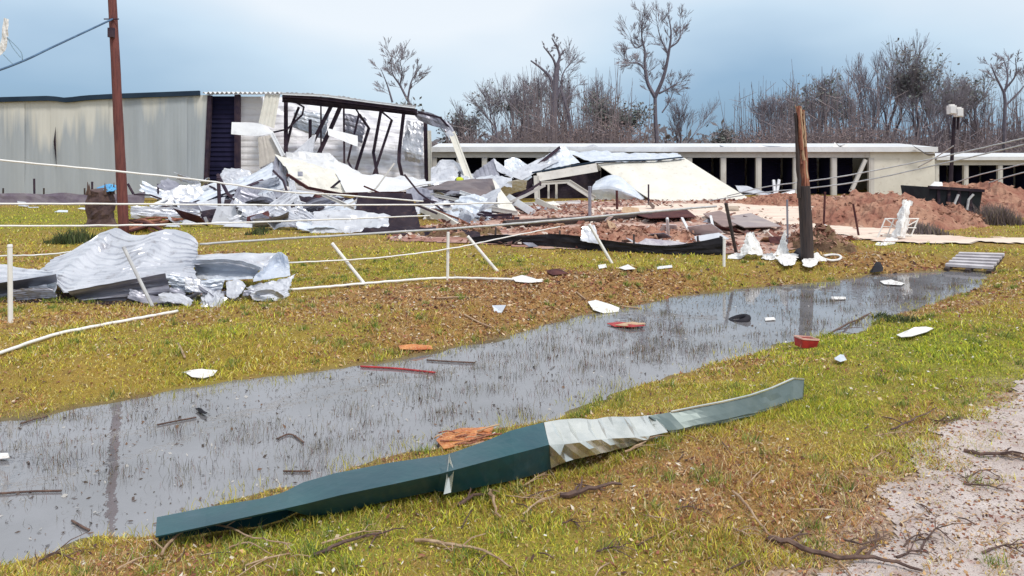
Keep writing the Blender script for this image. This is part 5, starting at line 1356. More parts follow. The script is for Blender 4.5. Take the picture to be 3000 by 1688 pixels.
flat('white crumpled plastic at end of white rail', PAPER, [(1500, 822), (1530, 816), (1560, 820), (1590, 832), (1550, 834), (1510, 832)], 0.05, name='plastic_scrap', cat='plastic')
flat('white scrap on turf below leaning post at silt fence', PAPER, [(1812, 792), (1840, 782), (1862, 795), (1830, 798)], 0.04)
flat('pale scrap left of that leaning post base', PAPER, [(1752, 782), (1775, 778), (1778, 790), (1755, 792)], 0.02)
flat('white board off-cut on turf before silt fence', ROOFW, [(1924, 786), (1968, 780), (1970, 788), (1926, 794)], 0.02, name='board', cat='board')
flat('white foam board leaning on right bank turf', PAPER, [(2627, 995), (2660, 980), (2700, 974), (2735, 973), (2715, 986), (2670, 1000), (2640, 1000)], 0.05, name='foam_board', cat='foam', arch=0.03)
flat('pale blue-white crushed cup on right bank', GALV, [(2445, 1062), (2460, 1057), (2478, 1060), (2480, 1070), (2462, 1076), (2446, 1070)], 0.06, name='crushed_cup', cat='cup')
flat('orange splintered wood mass behind the teal trim', ORANGE, [(1278, 1308), (1300, 1285), (1350, 1272), (1400, 1264), (1446, 1266), (1440, 1282), (1400, 1300), (1350, 1316), (1300, 1330)], 0.03, name='splintered_wood', cat='wood', arch=0.0)
for k in range(26):
    a_ = G(RU(1270, 1400), RU(1290, 1325), RU(.03, .09)); l_ = RU(.10, .26); g_ = RU(-.25, .6)
    line('orange splinter of the shattered wood behind the trim', random.choice([ORANGE, TIMBER, SPLIT]), [a_, a_ + Vector((math.cos(g_) * l_ * .5, math.sin(g_) * l_ * .5, RU(0, .03))), a_ + Vector((math.cos(g_) * l_, math.sin(g_) * l_, RU(-.01, .03)))], RU(.004, .010), name='wood_splinter', cat='wood splinter', group='splinters of shattered wood', n=4, seg=2)
flat('orange-tan board at far water edge', ORANGE, [(1168, 1024), (1210, 1020), (1262, 1022), (1268, 1030), (1220, 1036), (1172, 1036)], 0.03, name='board', cat='board')
flat('red painted board floating beyond mid water', REDP, [(1778, 952), (1810, 948), (1880, 955), (1890, 962), (1850, 966), (1800, 960)], 0.03, name='red_board', cat='board', water=True)
flat('pale underside strip beside the red floating board', TIMBER, [(1800, 958), (1888, 955), (1892, 960), (1830, 964)], 0.05, name='board', cat='board', water=True)
line('long thin red rod floating on water', REDP, [(Vector((*wpt(x_, y_), WZ + 0.015))) for x_, y_ in ((1056, 1077), (1160, 1083), (1275, 1095))], 0.014, name='red_rod', cat='rod')
line('thin dark rod floating beyond the red rod', TWIGD, [(Vector((*wpt(x_, y_), WZ + 0.015))) for x_, y_ in ((1250, 1058), (1310, 1062), (1392, 1066))], 0.012, name='floating_stick', cat='stick')
flat('white strip floating near broken pole reflection', PAPER, [(2436, 872), (2478, 872), (2478, 880), (2436, 880)], 0.01, name='strip', water=True)
flat('pale strip floating beside tyre scrap', PAPER, [(2240, 934), (2268, 932), (2272, 940), (2242, 942)], 0.01, name='strip', water=True)
flat('small white scrap at left edge of the water', PAPER, [(0, 1340), (24, 1340), (28, 1352), (0, 1354)], 0.03, name='foam_scrap', cat='foam', water=True)
flat('dark scrap floating near left pole reflection', BLACKP, [(572, 1204), (584, 1203), (608, 1216), (602, 1222), (588, 1216)], 0.03, name='rubber_scrap', cat='rubber', water=True)
flat('white floating flakes at far right of ditch', PAPER, [(2578, 828), (2610, 822), (2650, 832), (2640, 840), (2590, 836)], 0.02, water=True)
flat('black rubber lump at far end of ditch', BLACKP, [(2548, 806), (2565, 797), (2588, 800), (2586, 814), (2556, 814)], 0.12, name='rubber_lump', cat='rubber', arch=0.08)
# tyre lying in the water
ty = Vector((*wpt(2166, 938), WZ + 0.01))
mb = MB()
nT, R0, r0 = 28, 0.145, 0.048
vs_ = []
for i in range(nT):
    a_ = 2 * math.pi * i / nT
    for k in range(8):
        g = 2 * math.pi * k / 8
        rr_ = R0 + r0 * math.cos(g)
        vs_.append((ty.x + rr_ * math.cos(a_), ty.y + rr_ * math.sin(a_), ty.z - 0.005 + r0 * 1.1 * math.sin(g) + 0.04 * math.cos(a_)))
mb.add(vs_, [(i * 8 + k, ((i + 1) % nT) * 8 + k, ((i + 1) % nT) * 8 + (k + 1) % 8, i * 8 + (k + 1) % 8) for i in range(nT) for k in range(8)])
tag(mb.build('tyre', BLACKP, smooth=True), 'black tyre half sunk in the ditch water', 'tyre')
# red plastic box on the near shore
bx = G(2360, 1022)
rb = empty('red_box', bx, 'red plastic box lying at water edge below broken pole', 'box')
s_ = F / bx.y
wB, hB = 56 / s_, 26 / s_
M3 = Matrix.Rotation(0.25, 3, 'Z') @ Matrix.Rotation(0.12, 3, 'Y')
body = MB()
lo_, hi_ = [(-.5, -.35), (.5, -.35), (.5, .35), (-.5, .35)], [(-.58, -.42), (.58, -.42), (.58, .42), (-.58, .42)]
vv = [M3 @ Vector((x_ * wB * .85, y_ * wB * .85, 0)) for x_, y_ in lo_] + [M3 @ Vector((x_ * wB * .85, y_ * wB * .85, hB)) for x_, y_ in hi_]
body.add([v + bx + Vector((0, 0, 0.02)) for v in vv], [(0, 3, 2, 1), (0, 1, 5, 4), (1, 2, 6, 5), (2, 3, 7, 6), (3, 0, 4, 7)])
body.build('tub', REDP, rb, solid=0.008)
rim = MB()
ring = [M3 @ Vector((x_ * wB * .85, y_ * wB * .85, hB)) + bx + Vector((0, 0, 0.02)) for x_, y_ in hi_]
rim.bar(ring + [ring[0]], 0.016, 0.02)
rim.build('rim', mat('pale_rim', (0.75, 0.5, 0.42), (0.6, 0.3, 0.25), 5), rb)
# small white scoop on the far lawn
sc_ = G(1462, 920)
scp = MB()
k_ = sc_.y / F
vv = [(-18, 14), (18, 14), (8, -2), (-6, -2)]
scp.add([sc_ + Vector((-20 * k_, 0.05, 20 * k_)), sc_ + Vector((20 * k_, 0.02, 22 * k_)), sc_ + Vector((8 * k_, -0.02, 0.01)), sc_ + Vector((-12 * k_, -0.02, 0.01)),
         sc_ + Vector((0, 0.16, 16 * k_)), sc_ + Vector((0, 0.12, 0.01))], [(0, 3, 2, 1), (0, 4, 5, 3), (4, 1, 2, 5), (3, 5, 2)])
tag(scp.build('gutter_bracket', GALV, solid=0.008), 'small grey-white open bracket on the brown lawn', 'bracket')
flat('dark crumpled cloth on the brown lawn', MAROON, [(1595, 800), (1640, 795), (1665, 806), (1620, 812)], 0.05, name='cloth', cat='cloth')
for lab, q in (('pale stick lying on brown lawn beside gutter bracket', [(1360, 930), (1402, 950), (1440, 966)]), ('pale thin batten lying on the brown lawn', [(1280, 880), (1330, 878), (1372, 876)]),
               ('pale stick standing out of left lawn', [(522, 1018), (532, 1038), (542, 1056)]), ('pale splinter lying before silt fence', [(1688, 860), (1705, 874), (1716, 884)]),
               ('tan lath at far water edge', [(1818, 902), (1850, 906), (1880, 910)])):
    line(lab, TWIGP, on_ground(q, 0.03), 0.016, name='stick', cat='stick')
# white sheets caught round the foot of the broken pole
for lab_, rows_ in (
        ('tall white torn sheet standing left of broken pole', [[(2188, 684, 18.9), (2196, 679, 19.0), (2208, 682, 18.9)], [(2176, 714, 18.8), (2198, 708, 18.6), (2226, 716, 18.8)], [(2164, 746, 18.6), (2200, 744, 18.3), (2244, 748, 18.6)]]),
        ('white pointed sheet leaning near broken pole', [[(2298, 676, 18.8), (2303, 674, 18.8)], [(2284, 712, 18.6), (2306, 716, 18.6)], [(2266, 748, 18.4), (2318, 748, 18.4)]]),
        ('white crumpled sheet lying left of broken pole foot', [[(2270, 752, 18.2), (2300, 742, 18.4), (2338, 744, 18.3)], [(2284, 768, 17.6), (2304, 778, 17.2), (2330, 772, 17.5)]]),
        ('white crumpled sheet folded right of broken pole foot', [[(2350, 762, 17.9), (2372, 750, 18.2), (2400, 754, 18.1)], [(2352, 776, 17.4), (2372, 782, 17.2), (2394, 774, 17.5)]]),
        ('small white flap standing right of broken pole foot', [[(2384, 742, 18.3), (2394, 738, 18.4)], [(2380, 764, 17.9), (2424, 764, 18.0)]]),
        ('white low crumpled scrap beside short fence post', [[(2134, 748, 19.0), (2158, 740, 19.1), (2184, 744, 19.0)], [(2132, 756, 18.7), (2158, 758, 18.6), (2176, 756, 18.7)]]),
        ('white rag on ground between shards and broken pole', [[(2236, 744, 18.9), (2258, 740, 19), (2276, 746, 18.9)], [(2232, 756, 18.4), (2254, 760, 18.3), (2272, 758, 18.4)]])):
    S(lab_, PAPER, rows_, nu=12, nv=12, crumple=0.14, fold=3.5, jag=0.3, name='plastic_sheet', cat='plastic', solid=0.004, ground=True)
line('white looped strip on the mound right of broken pole', PAPER, on_ground([(2400, 760), (2430, 770), (2458, 768), (2462, 758), (2440, 754), (2415, 758)], 0.06), 0.03, name='plastic_strip', cat='plastic')
beam('white lath leaning behind broken pole', ROOFW, [G(2372, 724, 0.2), G(2418, 712, 0.5)], 0.09, 0.04, name='board', cat='board')
flat('black tangle of cloth at broken pole foot', BLACKP, [(2318, 762), (2340, 738), (2372, 740), (2385, 756), (2350, 770)], 0.14, name='cloth', cat='cloth', arch=0.05)
# folding chairs with white plastic further right
ch = empty('folding_rack', G(2630, 705), 'white folding frame tipped over beside the dirt mound', 'rack')
g_ = G(2630, 700)
def fb(nm, q, r=0.02, dd=0.0):
    MB().tube([W(x_, y_, g_.y + dd) for x_, y_ in q], r, r, 6).build(nm, PVC, ch)
for k, x_ in enumerate((2578, 2604, 2650, 2674)):
    fb('leg', [(x_ - 8, 700), (x_ + 16, 640)], 0.02, 0.12 * (k % 2))
fb('cross_leg', [(2594, 640), (2672, 702)], 0.018, .25)
fb('cross_leg', [(2588, 700), (2690, 645)], 0.018, .3)
fb('rail', [(2592, 641), (2692, 641)], 0.02)
fb('rail', [(2572, 686), (2672, 690)], 0.018, .1)
fb('rail', [(2582, 664), (2684, 668)], 0.016, .1)
S('torn white plastic sheet blown up against the folding frame', PAPER, [[(2650, 588, 23.2), (2660, 584, 23.4), (2670, 592, 23.2)], [(2632, 616, 23.2), (2652, 612, 22.9), (2668, 622, 23.2)], [(2626, 650, 23.0), (2645, 648, 22.6), (2664, 652, 23.0)], [(2604, 696, 22.8), (2640, 690, 22.4), (2656, 698, 22.8)]], nu=12, nv=18, crumple=0.16, fold=4, jag=0.3, name='plastic_sheet', cat='plastic', solid=0.004)
S('white crumpled sheet at foot of the folding frame', PAPER, [[(2572, 708, 22.4), (2600, 696, 22.5), (2634, 698, 22.6)], [(2562, 728, 21.4), (2590, 724, 21.3), (2618, 716, 21.6)]], nu=14, nv=10, crumple=0.16, fold=5, jag=0.2, name='plastic_sheet', cat='plastic', solid=0.004, ground=True)
flat('white torn sheet on the dirt mound below dumpster', PAPER, [(2764, 632), (2800, 626), (2850, 630), (2856, 652), (2820, 656), (2790, 645)], 0.2, name='plastic_sheet', cat='plastic')
# ------------------------------------------------------------------ dirt mounds, dumpster, light pole, pallet, stump
def mound(name, lab, px0, px1, py_base, py_top, m, depth, seed, shape=1.0):
    a_, b_ = G(px0, py_base), G(px1, py_base)
    c = (a_ + b_) / 2
    rx = (b_.x - a_.x) / 2
    hh = H + (HZ - py_top) * (c.y + depth / 2) / F
    n = 44
    mb = MB()
    vs_ = []
    for j in range(n + 1):
        for i in range(n + 1):
            u, v = i / n * 2 - 1, j / n * 2 - 1
            r = math.sqrt(u * u + v * v)
            f = max(0, 1 - r ** 1.7)
            x_, y_ = c.x + u * rx, c.y + depth / 2 + v * depth / 2
            q = Vector((x_ * 0.9, y_ * 0.9, seed))
            h_ = hh * f * (0.85 + 0.5 * noise.noise(q)) + (0.26 * noise.noise(q * 3.1) + 0.15 * noise.noise(q * 8)) * min(1, f * 4)
            vs_.append((x_, y_, gz(x_, y_) - 0.03 + max(0, h_)))
    mb.add(vs_, [(j * (n + 1) + i, j * (n + 1) + i + 1, (j + 1) * (n + 1) + i + 1, (j + 1) * (n + 1) + i) for j in range(n) for i in range(n)])
    ob = tag(mb.build(name, m, smooth=False), lab, 'dirt mound', 'heaps of dug red dirt')
    rn_ = random.Random(seed)
    cl = MB()
    top_ = [Vector(v) for v in vs_ if v[2] > gz(v[0], v[1]) + 0.12]
    for _ in range(420):
        q = rn_.choice(top_) + Vector((rn_.uniform(-.1, .1), rn_.uniform(-.08, .08), 0))
        s_ = rn_.uniform(.03, .13)
        p = [q + Vector((rn_.uniform(-s_, s_), rn_.uniform(-s_, s_), rn_.uniform(-s_ * .4, s_ * .9))) for _ in range(4)]
        cl.add(p, [(0, 1, 2), (0, 2, 3), (0, 3, 1), (1, 3, 2)])
    tag(cl.build('clods', MOUNDC, ob), kind='stuff')
    return ob
MOUNDC = mat('clod_dirt', (0.22, 0.10, 0.075), (0.42, 0.26, 0.19), 2.5, rough=0.95, c3=(0.13, 0.06, 0.05), spec=.15)
MOUND = mat('mound_dirt', (0.29, 0.13, 0.095), (0.42, 0.24, 0.17), 1.3, rough=0.95, c3=(0.17, 0.075, 0.06), bump=1.0, bscale=9, spec=0.15)
MOUNDB = mat('brown_earth', (0.13, 0.08, 0.055), (0.22, 0.15, 0.08), 1.6, rough=0.95, c3=(0.09, 0.06, 0.04), bump=1.0, bscale=10, spec=0.15)
mound('dirt_mound', 'long red dirt heap in front of the cream end wall', 2440, 2960, 676, 552, MOUND, 6.0, 3.1)
mound('dirt_mound', 'red dirt heap at right edge before lower storage building', 2800, 3260, 640, 527, MOUND, 9.0, 8.4)
mound('dirt_mound', 'low red dirt ridge before the open bays', 2200, 2560, 610, 565, MOUND, 6.0, 5.2)
mound('dirt_mound', 'small red dirt heap right in front of the dumpster', 2710, 2960, 668, 590, MOUND, 3.0, 31.3)
mound('dirt_mound', 'low brown clod bank beside broken pole', 2370, 2560, 745, 672, MOUNDB, 2.6, 12.4)
mound('dirt_mound', 'churned dirt hump behind the silt fence', 1500, 2120, 722, 676, MOUND, 5.0, 21.7)
mound('dirt_mound', 'low dirt hump under long pale plank', 1180, 1480, 700, 664, MOUNDB, 3.0, 15.7)
# scrubby grey weeds at the mound feet
def tuft(name, lab, px, py, wpx, hpx, n, cols, m=None, spread=0.5):
    c = G(px, py)
    s_ = c.y / F
    x = c.x + np.clip(rng.normal(0, .26, n), -.6, .6) * wpx * s_
    y = c.y + (rng.random(n) - .2) * 1.2
    fall = np.exp(-((x - c.x) / (wpx * s_ * .45)) ** 2)
    cc = np.array(cols)[rng.integers(0, len(cols), n)]
    ob = blades(name, x, y, hpx * s_ * (0.25 + 0.85 * rng.random(n)) * fall, np.full(n, 0.03), spread, cc, GRASS)
    o = Vector(c)
    me = ob.data
    co = np.empty(len(me.vertices) * 3, np.float32); me.vertices.foreach_get('co', co)
    co = co.reshape(-1, 3) - np.array(o, np.float32)
    me.vertices.foreach_set('co', co.ravel()); me.update()
    ob.location = o
    return tag(ob, lab, 'weeds', kind='stuff')
GW = [(0.20, 0.16, 0.17), (0.28, 0.22, 0.20), (0.15, 0.12, 0.13), (0.24, 0.2, 0.14)]
GG = [(0.07, 0.10, 0.04), (0.10, 0.13, 0.05), (0.05, 0.07, 0.035), (0.14, 0.15, 0.07)]
tuft('weed_clump', 'grey dead weeds at foot of the long red dirt heap', 2720, 690, 130, 42, 900, GW)
tuft('weed_clump', 'grey dead weeds at foot of right edge dirt heap', 2930, 660, 170, 70, 1400, GW)
tuft('weed_clump', 'dark green weed clump left behind the crumpled sheet', 190, 715, 120, 50, 700, GG)
tuft('weed_clump', 'dark green weed tuft on near shore by fallen branch', 2650, 945, 110, 26, 350, GG, spread=0.9)
tuft('weed_clump', 'small green weed clump before the wreckage', 750, 688, 60, 26, 250, GG)
# dumpster
dc = G(2795, 655)
dp = empty('dumpster', dc, 'black open dumpster behind the red dirt heap', 'dumpster')
D0 = dc.y + 2
def dq(px, py, dd=0): return W(px, py, D0 + dd)
m = MB()
x0, x1, x2, x3 = dq(2726, 0).x, dq(2866, 0).x, dq(2718, 0).x, dq(2872, 0).x
zt_, zb_ = dq(0, 548).z, 0.25
m.add([(x0, D0, zb_), (x1, D0, zb_), (x1, D0 + 2, zb_), (x0, D0 + 2, zb_), (x2, D0 - .1, zt_), (x3, D0 - .1, zt_ - 0.15), (x3, D0 + 2.1, zt_ - 0.15), (x2, D0 + 2.1, zt_)], [(0, 3, 2, 1), (0, 1, 5, 4), (1, 2, 6, 5), (2, 3, 7, 6), (3, 0, 4, 7)])
tubo = m.build('tub', mat('dumpster_black', (0.012, 0.014, 0.02), (0.02, 0.025, 0.03), 2, rough=0.8, spec=0.15), dp, solid=0.05)
for px_ in (2745, 2775, 2805, 2838):
    MB().box((dq(px_, 0).x, D0 - 0.1, (zt_ + zb_) / 2), (0.12, 0.08, zt_ - zb_ - 0.2)).build('rib', DARKM, tubo)
MB().bar([(x2 - .05, D0 - .15, zt_), (x3 + .05, D0 - .15, zt_ - 0.15)], 0.12, 0.12).build('rim', DARKM, tubo)
MB().tube([dq(2795, 600, -.2), dq(2808, 570, -.2)], 0.05, 0.05, 6).build('handle', CABLE, dp)
MB().tube([dq(2832, 622, -.2), dq(2838, 585, -.2), dq(2852, 570, -.2)], 0.05, 0.05, 6).build('handle', CABLE, dp)
S('white sheet on top of the dumpster', ROOFW, [[(2738, 532, D0), (2760, 534, D0)], [(2722, 547, D0 - .1), (2762, 545, D0 - .1)]], nu=6, nv=4, crumple=0.04, name='plastic_sheet', cat='plastic')
# yard light
lp = empty('yard_light', W(2785, 600, 44), 'dark yard light pole with two white floodlights', 'light pole')
MB().tube([Vector((W(2783, 0, 44).x, 44, 0)), W(2788, 480, 44), W(2796, 340, 44)], 0.12, 0.09, 8).build('pole', DARKM, lp)
MB().tube([W(2806, 380, 44), W(2808, 335, 44)], 0.07, 0.07, 6).build('conduit', DARKM, lp)
for (px_, py_, w_) in ((2788, 322, 0.42), (2808, 330, 0.40)):
    hd = MB()
    c = W(px_, py_, 43.8)
    hd.box(c, (w_, 0.3, 0.5)); hd.box(c + Vector((0, 0, 0.28)), (w_ * 0.6, 0.2, 0.08))
    fl_ = hd.build('floodlight', PAPER, lp)
    MB().box(c + Vector((0, -0.17, 0)), (w_ * 0.8, 0.05, 0.4)).build('lens', ROOFW, fl_)
# slatted deck at the ditch end
pl = empty('slatted_deck', G(2850, 780), 'grey slatted timber deck over far end of the ditch', 'pallet')
c0, c1, c2, c3 = G(2812, 750, 0.11), G(2944, 754, 0.11), G(2905, 802, 0.13), G(2764, 794, 0.13)
for k in range(5):
    f0, f1 = (k + 0.06) / 5, (k + 0.52) / 5
    q = [c0.lerp(c3, f0), c1.lerp(c2, f0), c1.lerp(c2, f1), c0.lerp(c3, f1)]
    mb = MB()
    mb.add(q + [p - Vector((0, 0, 0.06)) for p in q], [(0, 3, 2, 1)[::-1], (4, 5, 6, 7), (0, 1, 5, 4), (1, 2, 6, 5), (2, 3, 7, 6), (3, 0, 4, 7)])
    mb.build('slat', mat('slat_grey', (0.56, 0.53, 0.56), (0.40, 0.37, 0.40), 3, rough=0.7), pl)
for f in (0.06, 0.5, 0.94):
    MB().bar([c0.lerp(c1, f) - Vector((0, 0, 0.13)), c3.lerp(c2, f) - Vector((0, 0, 0.13))], 0.10, 0.13).build('bearer', DARKW, pl)
# snapped stump with blue tarp
sg = G(294, 662)
st_ = empty('tree_stump', sg, 'thick dark broken stump beside the reddish pole', 'tree stump')
n = 16
mb = MB()
vs_ = []
for j in range(9):
    for i in range(n):
        a_ = 2 * math.pi * i / n
        r = ((0.46 if j else 0.66) - .03 * (j % 3)) * (1 + 0.34 * noise.noise(Vector((math.cos(a_) * 2, math.sin(a_) * 2, j * 0.5))))
        z_ = j / 8 * 1.28 + (RU(-0.12, 0.2) if j == 8 else 0)
        vs_.append(sg + Vector((r * math.cos(a_), r * math.sin(a_), z_ - 0.05)))
mb.add(vs_, [(j * n + i, j * n + (i + 1) % n, (j + 1) * n + (i + 1) % n, (j + 1) * n + i) for j in range(8) for i in range(n)] + [tuple(range(8 * n, 9 * n))])
mb.build('trunk', mat('stump_bark', (0.075, 0.045, 0.05), (0.13, 0.08, 0.07), 5, rough=0.9, bump=0.8, bscale=9), st_)
for k in range(7):
    a_ = RU(0, 6.28)
    q = sg + Vector((0.45 * math.cos(a_), 0.45 * math.sin(a_), 1.15))
    MB().tube([q, q + Vector((RU(-.06, .06), 0, RU(.2, .5)))], 0.06, 0.01, 5).build('splinter', TWIGD, st_)
S('bright blue tarp draped on top of the stump', mat('blue_tarp', (0.03, 0.25, 0.55), (0.05, 0.35, 0.65), 3, rough=0.4), [[(282, 548, 28.6), (315, 538, 28.6), (350, 542, 28.4)], [(280, 562, 27.6), (315, 560, 27.4), (350, 556, 27.4)]], nu=14, nv=8, crumple=0.08, fold=5, name='tarp', cat='tarp')
for k in range(14):
    a_ = G(RU(365, 400), RU(650, 690), 0.1); b_ = G(RU(430, 540), RU(655, 700), RU(0.03, 0.25))
    line('reddish split root or splinter heaped at foot of the tall pole', random.choice([SPLIT, MAROON, SPLIT]), [a_, a_.lerp(b_, .5) + Vector((0, 0, RU(0, .15))), b_], RU(0.03, 0.07), name='split_root', cat='wood splinter', group='splinters at the pole foot', n=5, seg=3)

# ------------------------------------------------------------------ worker in a yellow vest, seen over the wreckage
def skin_body(name, verts, edges, radii, m, parent, root=0, sub=2):
    me = bpy.data.meshes.new(name)
    o = parent_origin(parent)
    me.from_pydata([tuple(Vector(v)) for v in verts], edges, [])
    ob = bpy.data.objects.new(name, me)
    col.objects.link(ob); ob.parent = parent
    md = ob.modifiers.new('skin', 'SKIN')
    for i, sv in enumerate(me.skin_vertices[0].data):
        sv.radius = (radii[i][0], radii[i][1]); sv.use_root = (i == root)
    sbm = ob.modifiers.new('sub', 'SUBSURF'); sbm.levels = sub; sbm.render_levels = sub
    me.materials.append(m)
    return ob
PD = 40.0
ps = empty('person', Vector((W(1346, 0, PD).x, PD, 0.0)), 'worker in a bright yellow vest standing behind brown sheet', 'person')
ps.rotation_euler.z = 0.4
v_ = [(0, 0, .95), (0, 0, 1.15), (0, .01, 1.38), (0, 0, 1.50), (0, -.02, 1.58), (0, -.02, 1.70),
      (.19, 0, 1.42), (.26, -.04, 1.16), (.22, -.2, 1.0), (.2, -.28, .97), (-.19, 0, 1.42), (-.25, -.08, 1.18), (-.16, -.26, 1.12), (-.12, -.33, 1.12),
      (.10, 0, .90), (.11, -.02, .50), (.12, .02, .09), (.13, -.14, .05), (-.10, 0, .90), (-.12, .03, .50), (-.13, .06, .09), (-.14, -.10, .05)]
e_ = [(0, 1), (1, 2), (2, 3), (3, 4), (4, 5), (2, 6), (6, 7), (7, 8), (8, 9), (2, 10), (10, 11), (11, 12), (12, 13), (0, 14), (14, 15), (15, 16), (16, 17), (0, 18), (18, 19), (19, 20), (20, 21)]
r_ = [(.16, .12), (.15, .11), (.17, .12), (.06, .06), (.085, .095), (.075, .085), (.065, .065), (.05, .05), (.04, .04), (.035, .02), (.065, .065), (.05, .05), (.04, .04), (.035, .02),
      (.095, .095), (.065, .065), (.045, .045), (.045, .03), (.095, .095), (.065, .065), (.045, .045), (.045, .03)]
skin_body('body', v_, e_, r_, mat('work_clothes', (0.05, 0.06, 0.09), (0.08, 0.08, 0.1), 4), ps)
vst = MB()
for j in range(7):
    pass
vs_ = []
n = 20
prof = [(0.93, .215, .165), (1.05, .205, .155), (1.18, .205, .155), (1.30, .225, .165), (1.40, .235, .16), (1.48, .17, .12), (1.52, .09, .09)]
for z_, a0, b0 in prof:
    for i in range(n):
        g = 2 * math.pi * i / n
        vs_.append((a0 * math.cos(g), b0 * math.sin(g), z_))
vo = bpy.data.meshes.new('vest')
vo.from_pydata(vs_, [], [(j * n + i, j * n + (i + 1) % n, (j + 1) * n + (i + 1) % n, (j + 1) * n + i) for j in range(len(prof) - 1) for i in range(n)])
vo.materials.append(mat('hi_vis_yellow', (0.62, 0.72, 0.02), (0.55, 0.62, 0.02), 4, rough=0.6))
ob = bpy.data.objects.new('vest', vo); col.objects.link(ob); ob.parent = ps
hb = bpy.data.meshes.new('cap')
bmh = bmesh.new(); bmesh.ops.create_uvsphere(bmh, u_segments=14, v_segments=8, radius=0.115)
bmesh.ops.translate(bmh, vec=(0, -.01, 1.72), verts=bmh.verts)
for v in list(bmh.verts):
    if v.co.z < 1.69: v.co.z = 1.69
bmesh.ops.scale(bmh, vec=(0.9, 1.1, 1), verts=bmh.verts)
bmh.to_mesh(hb); bmh.free(); hb.materials.append(mat('dark_cap', (0.03, 0.03, 0.05)))
ob = bpy.data.objects.new('cap', hb); col.objects.link(ob); ob.parent = ps

# ------------------------------------------------------------------ trees
def grow(tw, tr_, p, d, ln_, r, lev, maxlev, spread, rn, upb=0.25, minr=0.012):
    n = 3 if lev < 2 else 2
    pts = [p]
    q = p.copy(); dd = d.copy()
    for i in range(n):
        dd = (dd + Vector((rn.uniform(-1, 1), rn.uniform(-1, 1), rn.uniform(-.6, 1) * upb * 2)) * 0.20).normalized()
        q = q + dd * ln_ / n
        pts.append(q.copy())
    r1 = max(r * 0.62, minr)
    tgt = tr_ if lev < 2 else tw
    tgt.tube(pts, r, r1 if lev < maxlev else minr, 5 if lev < 2 else 3, cap=False)
    if lev >= maxlev:
        return
    nb = rn.randint(3, 5) if lev < 2 else rn.randint(4, 5)
    for k in range(nb):
        t_ = rn.uniform(0.35, 1.0) if k else 1.0
        i = min(int(t_ * n), n - 1)
        b_ = pts[i].lerp(pts[i + 1], t_ * n - i) if t_ < 1 else pts[-1]
        ang = rn.uniform(0, 6.283)
        o_ = dd.orthogonal().normalized()
        o_ = Matrix.Rotation(ang, 3, dd) @ o_
        s_ = spread * rn.uniform(0.55, 1.15) * (0.5 if k == 0 else 1)
        nd = (dd * math.cos(s_) + o_ * math.sin(s_) + Vector((0, 0, upb * 0.5))).normalized()
        grow(tw, tr_, b_, nd, ln_ * rn.uniform(0.58, 0.8), max(r * (0.62 if k == 0 else 0.45), minr), lev + 1, maxlev, spread, rn, upb, minr)

def leaves(mb, pts, n, rad, size, rn):
    for _ in range(n):
        c = rn.choice(pts) + Vector((rn.gauss(0, rad), rn.gauss(0, rad), rn.gauss(0, rad * .8)))
        a_ = Vector((rn.uniform(-1, 1), rn.uniform(-1, 1), rn.uniform(-1, 1))).normalized() * size * rn.uniform(.6, 1.4)
        b_ = a_.orthogonal().normalized() * size * rn.uniform(.3, .8)
        mb.add([c - a_, c + b_, c + a_, c - b_], [(0, 1, 2, 3)])

def bare_tree(lab, px, py_top, d, seed, spread=0.55, maxlev=5, name='bare_tree', ivy=0, ivy_top=False, trunk_f=0.32, upb=0.25, lean=0.0, r0=None, minr=0.012, group='bare trees behind the storage buildings', ivysize=0.22):
    rn = random.Random(seed)
    base = Vector((W(px, 0, d).x, d, 0))
    hgt_ = H + (HZ - py_top) * d / F
    root = empty(name, base, lab, 'tree', group)
    tr_, tw = MB(), MB()
    r0 = r0 or hgt_ * 0.014
    tl = hgt_ * trunk_f
    top = base + Vector((lean * hgt_, 0, tl))
    tr_.tube([base, base.lerp(top, .5) + Vector((rn.uniform(-.2, .2), 0, 0)), top], r0 * 1.25, r0 * .9, 7)
    # the sum of the branch generations reaches the crown top
    ln_ = hgt_ * (1 - trunk_f) / (1 + .7 + .49 + .34) * 1.02
    for k in range(rn.randint(3, 4)):
        a_ = rn.uniform(0, 6.283)
        s_ = spread * (0.25 if k == 0 else rn.uniform(.6, 1.1))
        nd = Vector((math.cos(a_) * math.sin(s_), math.sin(a_) * math.sin(s_), math.cos(s_)))
        grow(tw, tr_, top - Vector((0, 0, rn.uniform(0, tl * .35) if k else 0)), nd, ln_ * rn.uniform(.8, 1.05), r0 * (.8 if k == 0 else .6), 1, maxlev, spread, rn, upb, minr)
    zmax = max(v.z for v in tw.v)
    f = hgt_ / zmax
    for mb in (tr_, tw):
        for v in mb.v:
            v.z *= f
    if ivy:
        zc = hgt_ * (0.62 if ivy_top else 0.25)
        cand = [v for v in tw.v if v.z > zc] if ivy_top else [v for v in tr_.v + tw.v if v.z < hgt_ * 0.8]
        iv = MB()
        leaves(iv, cand, ivy, 0.45, ivysize, rn)
        iv.build('foliage', IVY, root)
    tr_.build('trunk', BARK, root)
    tw.build('crown', TWIG, root)
    return root

